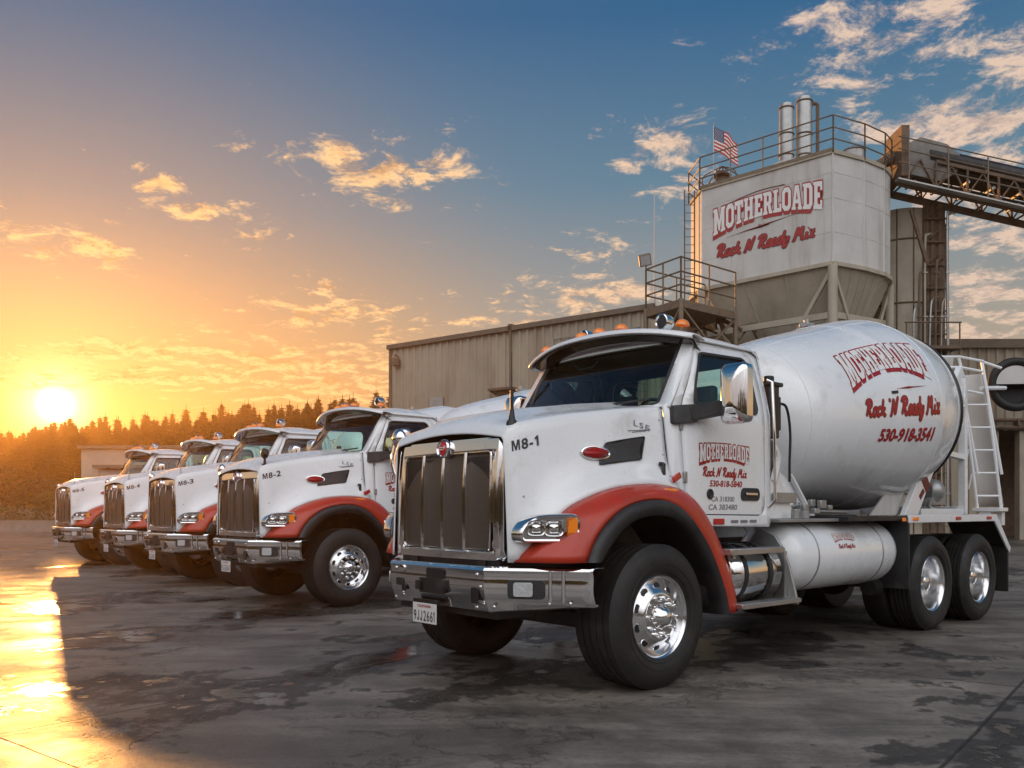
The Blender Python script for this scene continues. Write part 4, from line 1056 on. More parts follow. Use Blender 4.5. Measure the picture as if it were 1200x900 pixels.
for sg in (1, -1):
    # on the far side the words run the other way so that they still read left to right
    def dm(s0, s1, p0, p1):
        def f(u, v, l=.003):
            t = (u + 1) / 2; t = t if sg > 0 else 1 - t
            return dsurf(lerp(s0, s1, t), sg * radians(lerp(p0, p1, v)), l + .003)
        return f
    # raised centre of the arch follows the photograph
    a_, b_ = slab_word('MOTHERLOADE', dm(1.02, 2.46, 74, 50), .10, .0022, (.42, .16), .06, .05, .09)
    ltd = a_.build('drum_lettering', 'lettering_red', drum, recalc=False, smooth=80); b_.build('letter_fill', 'lettering_white', ltd, recalc=False, smooth=80)
    a_, b_ = script_word("Rock 'N Ready Mix", dm(1.16, 2.52, 92.5, 82.5), .0016, .10, .13)
    b_.build('script_edge', 'lettering_dark_red', drum, recalc=False); a_.build('script_lettering', 'lettering_red', drum, recalc=False)
    font_word('530-918-3541', dm(1.42, 2.45, 108, 100.5), .04, .22, .12).build('phone_number', 'lettering_red', drum, recalc=False)
    sw = MB().tube([dm(1.75, 2.3, 78, 76)(u, .5, .003) for u in np.linspace(-1, 1, 9)], [.001, .003, .008, .012, .007, .004, .004, .002, .001], 5); sw.build('flourish', 'lettering_red', drum)

# drum supports and rear equipment
for s_ in (1, -1):
    P = [(-2.52, 1.29), (-2.52, 1.86), (-2.66, 1.90), (-2.82, 1.86), (-3.38, 1.29)]
    pd = MB().prism(P, lambda u, v, q: (u, s_ * (.50 - q), v), .05).build('front_pedestal', 'white_paint', TR, bevel=.006)
    bb_ = MB(); bb_.bb(-2.60, -2.52, s_ * .50, s_ * .56, 1.3, 1.85); bb_.bar((-2.86, s_ * .53, 1.82), (-3.36, s_ * .53, 1.32), .05, .03); bb_.bb(-3.3, -2.55, s_ * .50, s_ * .62, 1.29, 1.32); bb_.bb(-2.9, -2.6, s_ * .502, s_ * .54, 1.50, 1.60)
    bb_.build('pedestal_flange', 'white_paint', pd, bevel=.004)
    hw_ = MB()
    for k in range(9):
        random.seed(k + 3); hw_.box((-2.7 - random.random() * .6, s_ * (.60 + random.random() * .3), 1.33 + random.random() * .10), (.05 + random.random() * .07, .05, .05 + random.random() * .05))
    hw_.tube([(-2.6, s_ * .62, 1.36), (-2.9, s_ * .66, 1.40), (-3.3, s_ * .62, 1.34), (-3.9, s_ * .66, 1.33)], .02, 6); hw_.build('hydraulic_fitting', 'galvanised', pd, bevel=.008)
    P = [(-5.15, 1.29), (-5.50, 1.29), (-6.98, 3.08), (-6.80, 3.26)]
    rp_ = MB().prism(P, lambda u, v, q: (u, s_ * (.74 - q), v), .07).build('rear_pedestal', 'white_paint', TR, bevel=.008)
    P = [(-4.55, 1.29), (-5.2, 1.29), (-6.75, 3.18), (-6.62, 3.22), (-6.2, 2.75), (-5.5, 1.95)]
    MB().prism(P, lambda u, v, q: (u, s_ * (.62 - q), v), .03).build('gusset_plate', 'silo_paint', rp_, bevel=.004)
    st_ = MB(); st_.bar((-6.9, s_ * .72, 3.1), (-6.9, s_ * .72, 1.30), .09, .09); st_.bar((-6.1, s_ * .72, 2.1), (-6.9, s_ * .72, 2.05), .08, .07); st_.bar((-5.6, s_ * .7, 1.33), (-7.0, s_ * .7, 1.33), .08, .08)
    st_.build('rear_strut', 'white_paint', rp_, bevel=.006)
    for k, (x, z) in enumerate(((-5.72, 1.68), (-5.98, 1.95), (-5.60, 1.55))):
        MB().box((x, s_ * .745, z), (.14, .006, .19 if k == 0 else .06), Matrix.Rotation(radians(40), 3, 'Y')).build('warning_label', 'lettering_dark_red', rp_)
    rl_ = MB().lathe([(-.08, .10), (-.08, .12), (.08, .12), (.08, .10)], (-6.35, s_ * .50, 2.42), (1, 0, 0), 18, True, True); rl_.build('drum_roller', 'galvanised', rp_)
cr_ = MB(); cr_.bb(-3.3, -2.5, -.5, .5, 1.29, 1.36); cr_.bb(-2.62, -2.52, -.5, .5, 1.3, 2.05); cr_.cyl((-2.45, 0, 2.23), (-2.62, 0, 2.26), .34, .42, 24); cr_.build('drum_drive', 'white_paint', TR, bevel=.006)
cr_ = MB(); cr_.bb(-7.0, -6.85, -.74, .74, 3.0, 3.12); cr_.bb(-7.0, -6.85, -.74, .74, 1.29, 1.40); cr_.build('cross_beam', 'white_paint', TR, bevel=.006)
# small machinery between cab and drum, left side
bxm = MB(); bxm.bb(-2.06, -1.90, .72, .96, 2.02, 2.52); bxm.bb(-2.10, -1.88, .70, .98, 2.50, 2.54); bxm.cyl((-1.97, .90, 2.54), (-1.97, .90, 2.60), .05); bxm.bb(-2.14, -2.06, .80, .93, 2.1, 2.42)
rb_ = bxm.build('radiator_box', 'black_metal', TR, bevel=.012)
MB().tube(catmull([(-2.10, .90, 2.36), (-2.24, .92, 2.33), (-2.31, .92, 2.1), (-2.30, .92, 1.8), (-2.30, .92, 1.62)], 6), .013, 7).build('hose', 'hose_rubber', rb_)
MB().tube(catmull([(-1.98, .80, 2.05), (-2.06, .86, 1.9), (-1.98, .86, 1.72), (-2.0, .80, 1.5)], 6), .06, 10).build('air_intake_hose', 'hose_rubber', rb_)
wb = MB(); wb.tube(catmull([(-2.10, .80, 1.98), (-2.22, .80, 1.85), (-2.16, .80, 1.62)], 5), .07, 8); wb.prism([(-2.04, 1.27), (-2.04, 1.72), (-2.22, 1.72), (-2.55, 1.27)], lambda u, v, q: (u, .78 + q, v), .06)
wb.build('mounting_bracket', 'white_paint', rb_, bevel=.006)
wb = MB(); wb.bb(-3.0, -1.85, .55, 1.10, 1.24, 1.27); wb.bb(-2.5, -2.1, .86, .88, 1.42, 1.52); wb.cyl((-2.35, .95, 1.27), (-2.35, .95, 1.36), .04); wb.cyl((-2.6, .90, 1.27), (-2.6, .9, 1.34), .05); wb.build('walkway_plate', 'galvanised', rb_, bevel=.005)
# ladder, cage rails, chute, hopper
ld = MB()
LA, LB = Vector((-7.18, .80, 1.33)), Vector((-7.10, .66, 2.86))
def lrail(dx_, dy_): return [LA + Vector((dx_, dy_, 0)), LB + Vector((dx_, dy_, 0))]
ld.tube(lrail(0, 0), .022, 8); ld.tube(lrail(-.22, .22), .022, 8)
for k in range(5):
    t = .14 + k * .20; a = LA.lerp(LB, t); ld.tube([a, a + Vector((-.22, .22, 0))], .016, 6)
ld.box((-7.28, .92, 1.36), (.30, .34, .05)); ld.box((-7.20, .90, 1.24), (.10, .14, .18)); ld.box((-7.38, 1.0, 1.24), (.10, .10, .18))
lad = ld.build('ladder', 'white_paint', TR, bevel=.004)
cg_ = MB(); z0 = 3.42
cg_.tube(catmull([LA + Vector((0, 0, .5)), LB, LB + Vector((.0, -.04, .4)), (-7.06, .60, z0)], 5), .02, 7)
cg_.tube(catmull([LA + Vector((-.22, .22, .5)), LB + Vector((-.22, .22, 0)), (-7.32, .80, z0 - .06)], 5), .02, 7)
cg_.tube([(-7.32, .80, z0 - .06), (-7.45, 1.0, z0 - .16)], .018, 6)
for z in (z0, 3.28, 2.98): cg_.tube([(-6.5, .30, z - .03), (-7.06, .61, z), (-7.32, .82, z - .06)], .018, 6)
cg_.tube([(-6.7, .55, 3.3), (-6.78, .62, 2.8)], .018, 6)
for k in range(4): cg_.tube([LA.lerp(LB, .2 + k * .22) + Vector((.06, -.06, 0)), LA.lerp(LB, .2 + k * .22) + Vector((.06, -.02, .2))], .012, 5)
cg_.build('cage_rail', 'white_paint', lad)
ct = MB(); rows = []
for t in np.linspace(0, 1, 6):
    c_ = Vector((-7.38, .62, 3.22)).lerp(Vector((-7.5, .86, 1.40)), t)
    rows.append([c_ + Vector((-.12 * cos(a) * .6 - .0, .13 * cos(a), 0)) + Vector((-.08, -.08, 0)) * sin(a) for a in np.linspace(0, pi, 9)])
ct.grid(rows); ct.build('discharge_chute', 'silo_paint', TR, smooth=50, solid=.012)
hp_ = MB(); hp_.prism([(-6.75, 2.75), (-7.05, 2.75), (-7.3, 3.45), (-6.55, 3.45)], lambda u, v, q: (u, -.45 + q, v), .9); hp_.build('charge_hopper', 'silo_paint', TR, bevel=.01)
mh = MB(); mh.bb(-6.6, -6.2, .35, .62, 1.42, 1.66); mh.sphere((-6.35, .55, 1.60), .16, 12); mh.cyl((-6.7, .4, 1.5), (-6.1, .6, 1.45), .06); mh.tube(catmull([(-6.2, .6, 1.5), (-6.0, .68, 1.38), (-6.5, .7, 1.36), (-6.8, .66, 1.45)], 5), .02, 6); mh.build('water_pump', 'galvanised', TR, bevel=.01)
dt = MB(); nv = Vector((.8, .75, 0)).normalized(); cH = Vector((-7.88, 1.03, 3.08))
dt.torus(cH, nv, .315, .058, 40, 10); dt.lathe([(-.16, .20), (-.10, .30), (-.02, .315)], cH, nv, 36, True); dh = dt.build('round_hopper', 'rubber', TR, smooth=50)
d_, a_, b_ = frame(nv)
n = 18; P = [(.285 * cos(t), .285 * sin(t)) for t in np.linspace(.02, pi - .02, n)]
MB().prism(P, lambda u, v, q: cH + a_ * u + b_ * v * (1 if b_.z > 0 else -1) + nv * (q - .02), .03).build('hopper_plate', 'brushed_steel', dh)
MB().tube([cH + Vector((.1, -.1, -.05)), (-7.3, .8, 3.0)], .03, 8).build('hopper_arm', 'white_paint', dh)
# antenna and far-side hood mirror
fm = MB().sphere((1.0, -.80, 1.96), .085, 14, (.6, 1, 1)); fm.tube(catmull([(1.0, -.84, 1.93), (1.02, -.86, 1.75), (.98, -.80, 1.55), (.9, -.80, 1.5)], 5), .022, 7); fm.build('hood_mirror', 'chrome', hood, smooth=70)

tag_num = {}
def unit_number(root_hood, text):
    fn = lambda u, v: (.94 - u * .125, h_side(.94 - u * .125, 1.80 + v * .075) + .0045, 1.80 + v * .075 + .03 * u)
    o = mixed_word((('M', -1, -.50), ('8', -.40, .05), ('-', .13, .38), (text[-1], .46, .90 if text[-1] == '1' else .94)), fn, .022).build('unit_number', 'lettering_black', root_hood, recalc=False)
    return o
ROOTS = [(TR, 'M8-1')]
spec = [((-3.08, 12.95), 'M8-2', 'white mixer truck numbered M8-2, directly beyond the nearest truck, front wheel in full view'),
        ((-5.45, 16.1), 'M8-3', 'white mixer truck numbered M8-3, middle one of the row of five'),
        ((-7.6, 18.9), 'M8-4', 'white mixer truck numbered M8-4, second from the far end of the row'),
        ((-10.3, 22.0), 'M8-5', 'white mixer truck numbered M8-5, farthest of the row, nearest the low sun')]
for (x, y), num, lab in spec:
    c = copy_tree(TR); c.name = 'concrete_mixer_truck'; c.location = (x, y, 0); c['label'] = lab
    hd = [q for q in c.children if q.name.startswith('hood')][0]
    LOC[hd.name] = Vector((0, 0, 0)); ROOTS.append((c, num))
    unit_number(hd, num)
    if num == 'M8-2':
        m = MB().sphere((1.0, .66, 2.13), .075, 14, (.7, 1, 1)); m.cyl((1.0, .66, 1.97), (1.0, .66, 2.07), .018); m.cyl((1.0, .66, 1.95), (1.0, .66, 1.99), .04); m.build('hood_mirror', 'black_metal', hd, smooth=60)
    else:
        m = MB().cyl((1.0, .66, 1.96), (1.0, .66, 2.28), .010, .004); m.build('antenna', 'galvanised', hd)
unit_number(hood, 'M8-1')
an = MB(); an.lathe([(0, .045), (.03, .04), (.05, .025), (.12, .016)], (1.0, .66, 1.96), (0, 0, 1), 12, cap1=True); an.cyl((1.0, .66, 2.06), (1.0, .66, 2.22), .014); an.cyl((1.0, .66, 2.20), (1.0, .66, 2.50), .004, .002, 6)
an.build('antenna', 'black_metal', hood)

# ------------------------------------------------------------------ setting
g = MB(); n = 24
g.add([(-600, -300, 0), (600, -300, 0), (600, 700, 0), (-600, 700, 0)], [(0, 1, 2, 3)])
gd = g.build('ground', 'dry_earth'); tag(gd, kind='structure'); 
g = MB(); g.bb(-70, 60, -30, 62, -.3, .004); yd = g.build('concrete_yard', 'yard_concrete'); tag(yd, kind='structure')

# hill that carries the trees
rows = []
for y in (66, 72, 80, 95, 115, 140, 180):
    row = []
    for x in np.linspace(-160, 60, 30):
        row.append((x, y + .12 * -x * 0, 0.02 + max(0, (y - 66)) * .045 + .5 * sin(x * .13 + y * .05) * (y > 70)))
    rows.append(row)
hl_ = MB().grid(rows).build('hillside', 'dry_earth', smooth=80); tag(hl_, kind='structure')

rows = []
for x in np.linspace(-90, 110, 120):
    hgt = 7.5 + 2.2 * sin(x * .31) + 1.4 * sin(x * .83 + 1) + 1.0 * sin(x * 2.3) + .6 * sin(x * 4.9)
    rows.append([(x, -34, 0), (x, -37, hgt * .45), (x, -40, hgt * .8), (x, -43, hgt), (x, -60, hgt * .6)])
reflect_bank = MB().grid(rows).build('hillside', 'needles', smooth=80); tag(reflect_bank, kind='structure')  # added bank behind the camera, unseen, there as a dark reflection in the chrome
rows = []
for y in np.linspace(-45, 84, 90):
    hgt = 8.0 + 2.0 * sin(y * .29) + 1.3 * sin(y * .77 + 1) + .9 * sin(y * 2.1)
    rows.append([(-72, y, 0), (-75, y, hgt * .45), (-78, y, hgt * .8), (-81, y, hgt), (-98, y, hgt * .6)])
reflect_bank = MB().grid(rows).build('hillside', 'needles', smooth=80); tag(reflect_bank, kind='structure')  # added bank left of the view, a dark band for the bumper to mirror
ub = MB(); rnd = random.Random(9)
for k in range(9000):
    f = rnd.random()
    if k % 2: c = Vector((-72 - 9 * f + rnd.uniform(-1, 1), rnd.uniform(-44, 84), 9.6 * f ** .6 * rnd.uniform(.6, 1.2)))
    else: c = Vector((rnd.uniform(-88, 108), -34 - 9 * f + rnd.uniform(-1, 1), 9.2 * f ** .6 * rnd.uniform(.6, 1.2)))
    ub.add([c + Vector((rnd.uniform(-.9, .9), rnd.uniform(-.9, .9), rnd.uniform(-.8, .8))) for _ in range(3)], [(0, 1, 2)])
o = ub.build('undergrowth', 'needles', recalc=False, smooth=10); tag(o, 'dark scrub on the added banks out of view, a dark backdrop for chrome reflections', 'undergrowth', kind='stuff')

# trees
random.seed(11)
def conifer(seed, H, Rm):
    rnd = random.Random(seed); trunk = MB(); crown = MB()
    lean = rnd.uniform(-.25, .25)
    P = [(lean * (t ** 2), 0, H * t) for t in np.linspace(0, 1, 8)]
    trunk.tube(P, [.20 * (1 - .93 * t) for t in np.linspace(0, 1, 8)], 7)
    z = H * rnd.uniform(.06, .12); ph = rnd.uniform(0, 6)
    while z < H * .99:
        t = z / H; R = Rm * 1.25 * (1 - t) ** 1.05 * (1 + .25 * sin(z * 2.1 + ph)) + .04
        nb = rnd.randint(6, 9); a0 = rnd.uniform(0, 6.28)
        for k in range(nb):
            if rnd.random() < .08: continue
            a = a0 + 2 * pi * k / nb + rnd.uniform(-.3, .3); L = R * rnd.uniform(.5, 1.3)
            er = Vector((cos(a), sin(a), 0)); et = Vector((-sin(a), cos(a), 0)); up = rnd.uniform(-.05, .30) + .5 * t
            m = max(2, int(L / .30))
            for j in range(m):
                f = (j + rnd.random()) / m; q = Vector((lean * t * t, 0, z)) + er * L * f + Vector((0, 0, up * L * f - .45 * L * f * f))
                w = (.62 * (1 - f) + .22) * rnd.uniform(.7, 1.3) * (.16 + .84 * (1 - t))
                for sd_ in (-1, 1):
                    tip = q + et * sd_ * w + er * rnd.uniform(.05, .30) * (1.1 - t) - Vector((0, 0, rnd.uniform(.05, .30) * (1.1 - t)))
                    crown.add([q - er * .12 + Vector((0, 0, .08)), q + er * rnd.uniform(.15, .35), tip], [(0, 1, 2)])
                    crown.add([q + Vector((0, 0, .12)), q + et * sd_ * w * .4 - Vector((0, 0, rnd.uniform(.20, .45))), tip], [(0, 1, 2)])
        z += rnd.uniform(.20, .34) * (1.2 - .6 * t)
    crown.tube([(lean * .8, 0, H * .9), (lean, 0, H * 1.04)], [.07, .012], 4)
    return trunk, crown
protos = []
for i, (H, R) in enumerate(((14.5, 2.6), (13.0, 2.9), (15.8, 2.5), (12.0, 2.4), (13.8, 3.3), (11.0, 2.7))):
    tr, cn = conifer(40 + i, H, R); protos.append((tr, cn, H))
kinds = ['tall narrow', 'broad', 'spire-topped', 'slim', 'wide skirted', 'short']
made = {}
def place_tree(i, x, y, z, s, rz):
    k = ['tall narrow', 'broad', 'spire-topped', 'slim', 'wide skirted', 'short'][i]
    t = thing('conifer_tree', 'dark %s conifer among others in the hazy tree line beyond the yard' % k, 'tree', (x, y, z), 0, '%s conifers in the far tree line' % k)
    if i not in made:
        a = protos[i][0].build('trunk', 'bark', None, center=False); b = protos[i][1].build('crown', 'needles' if i % 2 == 0 else 'needles_dry', None, recalc=False, center=False, smooth=10)
        made[i] = (a, b); a.parent = t; b.parent = t
    else:
        for src in made[i]: c = src.copy(); COL.objects.link(c); c.parent = t
    t.scale = (s * 1.45, s * 1.45, s * random.uniform(.97, 1.07)); t.rotation_euler = (0, 0, rz)
HK = [13.4 / h_ for h_ in (14.5, 13.0, 15.8, 12.0, 13.8, 11.0)]; HK[5] *= .94; HK[2] *= .97
for row in range(6):
    for j in range(36):
        u = (j + random.uniform(-.35, .35) + .5 * (row % 2)) / 35
        if row == 0: u = (j + random.uniform(-.3, .3)) / 35
        x = lerp(-12, -86, u) + random.uniform(-.5, .5); y = lerp(88, 128, u) + row * 3.4 + random.uniform(-1.2, 1.2)
        z = max(0, (y - 66)) * .045 - .4; i_k = random.randrange(6)
        sc = (random.uniform(.90, 1.02) if random.random() < .85 else random.uniform(1.02, 1.07)) * HK[i_k] * lerp(1.04, .84, sm(u)) * (.86 + .03 * row)
        place_tree(i_k, x, y, z, sc, random.uniform(0, 6.28))
# undergrowth at the wood's edge (uncountable)
ub = MB(); rnd = random.Random(5)
for k in range(15000):
    u = rnd.random(); x = lerp(-8, -92, u); y = lerp(82, 122, u) + rnd.uniform(-3, 9); z0 = max(0, (y - 66)) * .045
    hh0 = 2.2 + 1.6 * sin(x * .5) * sin(x * .23 + 1) + 1.2
    c = Vector((x, y, z0 + rnd.random() ** .7 * hh0)); a = [Vector((rnd.uniform(-.5, .5), rnd.uniform(-.5, .5), rnd.uniform(-.4, .4))) for _ in range(3)]
    ub.add([c + q for q in a], [(0, 1, 2)])
o = ub.build('undergrowth', 'needles_dry', recalc=False, smooth=10); tag(o, 'dense dark undergrowth at the foot of the hazy tree line', 'undergrowth', kind='stuff')
# bushes along the yard's far edge
def bush(x, y, r, h, lab):
    rnd = random.Random(int(abs(x) * 10)); m = MB()
    for k in range(int(1500 * r * h / 3)):
        th = rnd.uniform(0, 2 * pi); f = rnd.random() ** .5; zz = rnd.random()
        rad = r * (sin(pi * min(1, zz * .8 + .2)) ** .6) * (1 + .22 * sin(th * 3 + zz * 5))
        c = Vector((x + cos(th) * rad * f, y + sin(th) * rad * f, h * zz)); w = rnd.uniform(.06, .15)
        m.add([c + Vector((rnd.uniform(-w, w), rnd.uniform(-w, w), rnd.uniform(-w, w))) for _ in range(3)], [(0, 1, 2)])
    st_ = MB()
    for k in range(6):
        a = k * 1.05; st_.tube([(x, y, 0), (x + cos(a) * r * .3, y + sin(a) * r * .3, h * .4), (x + cos(a) * r * .6, y + sin(a) * r * .6, h * .75)], [.05, .03, .012], 5)
    t = thing('bush', lab, 'bush', (x, y, 0)); m.build('foliage', 'bush_leaf', t, recalc=False, smooth=10); st_.build('stem', 'bark', t)
bush(-31.0, 57.5, 1.9, 2.6, 'rounded dusty bush beside the farthest truck\'s grille')
bush(-35.5, 59.0, 2.2, 1.7, 'low spreading bush behind the concrete barrier, left of the rounded bush')
bush(-40.5, 60.0, 2.4, 2.2, 'leftmost bush behind the concrete barrier')
bush(-27.8, 56.0, 1.4, 1.4, 'small bush half hidden behind the farthest truck')
for k in range(9):
    x0 = -44 + k * 1.95; m = MB(); P = [(-.30, 0), (.30, 0), (.24, .12), (.13, .30), (.10, .72), (-.10, .72), (-.13, .30), (-.24, .12)]
    m.prism(P, lambda u, v, q: (x0 + q, 54.5 - .05 * (x0 + 44) + u, v), 1.9)
    o = m.build('concrete_barrier', 'concrete_block', bevel=.02); tag(o, 'pale concrete barrier block in the row at the far left edge of the yard', 'barrier', 'barrier blocks at the far edge of the yard')
# hazy shed beyond the trucks
t = thing('storage_shed', 'beige flat-roofed shed standing in the orange haze before the trees', 'shed', (-27.5, 58, 0))
m = MB(); m.bb(-28.3, -20.0, 56.4, 62, 0, 5.4); m.build('wall', 'sheet_metal_beige', t)
m = MB(); m.bb(-28.5, -19.8, 56.2, 62.2, 5.4, 5.6); m.build('roof', 'trim_brown', t)
m = MB(); m.bb(-27.0, -23.6, 56.30, 56.38, 2.0, 4.0); m.build('shutter', 'galvanised', t)
m = MB(); m.bb(-27.2, -23.4, 55.6, 56.38, 4.1, 4.3); m.build('canopy', 'trim_brown', t)

# long metal building
Cc = Vector((-5.7, 40.5, 0)); Dw = Vector((10.72, -7.9, 0)).normalized(); Nw = Vector((Dw.y, -Dw.x, 0))   # outward, toward the camera
if Nw.y > 0: Nw = -Nw
LEN = 13.8; HB = 9.0
def wb_(s, n_, z): return Cc + Dw * s + Nw * n_ + Vector((0, 0, z))
mb_t = thing('metal_building', 'long beige ribbed-metal building with brown eaves behind the trucks', 'building', tuple(Cc))
m = MB(); P = []; s = 0
while s < LEN:
    P += [(s, 0), (s + .22, 0), (s + .26, .07), (s + .36, .07), (s + .40, 0)]; s += .40 + .0
P.append((LEN, 0))
m.rings([[wb_(a, b, 0) for a, b in P], [wb_(a, b, HB) for a, b in P]], False, False, False)
m.add([wb_(0, 0, 0), wb_(0, 0, HB), wb_(0, -14, HB + .6), wb_(0, -14, 0)], [(0, 1, 2, 3)]); m.add([wb_(LEN, 0, 0), wb_(LEN, 0, HB), wb_(LEN, -14, HB + .6), wb_(LEN, -14, 0)], [(0, 1, 2, 3)])
wl = m.build('wall', 'sheet_metal_beige', mb_t, smooth=10, recalc=False)
m = MB(); m.add([wb_(-.1, .12, HB + .02), wb_(LEN, .12, HB + .02), wb_(LEN, -14, HB + .62), wb_(-.1, -14, HB + .62)], [(0, 1, 2, 3)]); m.build('roof', 'sheet_metal_beige', mb_t, solid=.05)
m = MB(); m.bar(wb_(-.12, .12, HB + .02), wb_(LEN, .12, HB + .02), .16, .20, (0, 0, 1)); m.bar(wb_(-.02, .05, 0), wb_(-.02, .05, HB), .12, .12); m.build('eaves_trim', 'trim_brown', mb_t)
m = MB(); m.cyl(wb_(7.1, .13, .1), wb_(7.1, .13, HB - .05), .055, n=8); m.bar(wb_(7.0, .10, HB + .05), wb_(7.2, .10, HB + .05), .2, .28); m.build('downspout', 'trim_brown', mb_t)
m = MB(); q0 = wb_(1.95, .06, 6.0); m.bar(wb_(2.5, .06, 5.5), wb_(3.3, .06, 5.5), 1.9, .06, Nw); m.build('window_shutter', 'galvanised', mb_t, smooth=20)
m = MB(); m.bar(wb_(6.2, .3, 6.45), wb_(7.4, .3, 6.45), .5, .10, (0, 0, 1)); m.bar(wb_(6.3, .10, 6.3), wb_(6.3, .5, 6.4), .05, .05); m.bar(wb_(7.3, .10, 6.3), wb_(7.3, .5, 6.4), .05, .05); m.build('canopy', 'rusty_steel', mb_t)
m = MB(); m.box(wb_(.55, .25, 8.25), (.3, .3, .35)); m.tube([wb_(.55, .05, 8.5), wb_(.55, .3, 8.6), wb_(.55, .35, 8.4)], .03); m.build('wall_lamp', 'rusty_steel', mb_t, bevel=.03)

m = MB(); m.tube([wb_(.4, .08, 3.0), wb_(13.2, .08, 3.0)], .03, 5); m.tube([wb_(9.2, .08, 3.0), wb_(9.2, .08, 8.3), wb_(13.2, .08, 8.3)], .025, 5); m.build('conduit', 'galvanised', mb_t)
m = MB(); m.bar(wb_(9.0, .12, 7.6), wb_(9.4, .12, 7.6), .5, .16, Nw); m.build('junction_box', 'galvanised', mb_t)

# second building at right with a dark bay
b2 = thing('loading_building', 'low beige building with a dark open bay behind the truck\'s ladder', 'building', (25, 39.5, 0))
YB = 39.5
m = MB(); P = []; s = 14.0
while s < 44:
    P += [(s, 0), (s + .25, 0), (s + .29, .07), (s + .38, .07)]; s += .42
def seg(x0, x1, z0, z1):
    Q = [q for q in P if x0 <= q[0] <= x1]; m.rings([[(a, YB - b, z0) for a, b in Q], [(a, YB - b, z1) for a, b in Q]], False, False, False)
seg(14, 22.4, 0, 9.0); seg(22.3, 44, 5.0, 9.0); seg(34, 44, 0, 5.0)
m.add([(14, YB, 0), (14, YB, 9), (14, YB + 14, 9), (14, YB + 14, 0)], [(0, 1, 2, 3)])
m.build('wall', 'sheet_metal_beige', b2, smooth=10, recalc=False)
m = MB(); m.bb(13.9, 44.1, YB - .15, YB + 14, 9.0, 9.14); m.build('roof', 'trim_brown', b2)
m = MB(); m.bb(13.85, 44.2, YB - .20, YB - .05, 8.8, 9.2); m.build('eaves_trim', 'trim_brown', b2)
m = MB(); m.bb(22.4, 34, YB + 6, YB + 6.1, 0, 5); m.bb(22.3, 22.4, YB, YB + 6, 0, 5); m.bb(22.4, 34, YB, YB + 6.1, 5, 5.05); m.build('bay_wall', 'rusty_steel', b2)
for xx_ in (23.3, 26.8): m = MB(); m.bb(xx_, xx_ + .4, YB - .1, YB + .3, 0, 5); m.build('bay_post', 'silo_tan', b2)
m = MB()
for z in (5.15, 5.5): m.tube([(21.0, YB - .25, z), (25, YB - .28, z - .05), (34, YB - .25, z)], .09, 7)
for x in np.arange(21.5, 34, 1.6): m.bar((x, YB - .05, 5.35), (x, YB - .4, 5.35), .1, .3)
m.build('wall_pipe', 'rusty_steel', b2)

# ------------------------------------------------------------------ cement silo and batch plant
ZT, ZB = 14.0, 10.12
A = Vector((11.32, 30.3, 0)); Bp = Vector((7.5, 33.9, 0)); C1 = Vector((12.7, 31.0, 0)); C2 = Vector((13.75, 31.75, 0)); C2b = Vector((14.25, 32.35, 0)); C3 = Vector((14.55, 33.1, 0)); C4 = Vector((14.5, 36.0, 0))
B1 = Vector((7.38, 35.4, 0)); B2 = Vector((8.6, 37.2, 0)); B3 = Vector((12.5, 38.0, 0))
PLAN = [Bp, A, C1, C2, C2b, C3, C4, B3, B2, B1]
Zv = lambda z: Vector((0, 0, z))
cen = sum(PLAN, Vector((0, 0, 0))) / len(PLAN)
silo = thing('cement_silo', 'tall white faceted storage silo carrying the big red lettering', 'silo', (cen.x, cen.y, 0))
m = MB(); m.rings([[q + Zv(z) for q in PLAN] for z in (ZB, ZT)], True, True, True); m.build('silo_body', 'silo_paint', silo, smooth=12)
def shrink(q, k): return cen + (q - cen) * k
m = MB(); m.rings([[shrink(q, k) + Zv(z) for q in PLAN] for z, k in ((ZB - .12, .985), (8.3, .72), (6.4, .40))], True, False, True); m.build('hopper_cone', 'silo_tan', silo, smooth=12)
for zz_, w__ in ((ZB - .05, .16), (ZT + .02, .12)):
    m = MB()
    for i in range(len(PLAN)):
        a, b = PLAN[i], PLAN[(i + 1) % len(PLAN)]; m.bar(a + Zv(zz_), b + Zv(zz_), w__, .14, (0, 0, 1))
    m.build('ring_beam', 'silo_tan', silo)
m = MB()
fa = (A - Bp).normalized(); fn = Vector((fa.y, -fa.x, 0)); fn = -fn if fn.y > 0 else fn
for z in (11.2, 12.4, 13.3): 
    for a, b in ((Bp, A), (A, C1), (C1, C2), (C2, C2b), (C2b, C3)): m.bar(a + Zv(z), b + Zv(z), .012, .025, (0, 0, 1))
for k in range(1, 4): q = Bp.lerp(A, k / 4) + fn * .0; m.bar(q + Zv(ZB), q + Zv(ZT), .02, .012)
for q in (Bp, A, C1, C2, C3): m.bar(q + Zv(ZB), q + Zv(ZT), .05, .05)
m.build('panel_seam', 'silo_paint', silo)
# ribs on the hopper cone
m = MB()
for i in range(len(PLAN)):
    a, b = PLAN[i], PLAN[(i + 1) % len(PLAN)]
    for k in range(3):
        q = a.lerp(b, k / 3); m.bar(shrink(q, .985) + Zv(ZB - .1), shrink(q, .72) + Zv(8.3), .06, .05)
m.build('cone_rib', 'silo_tan', silo)
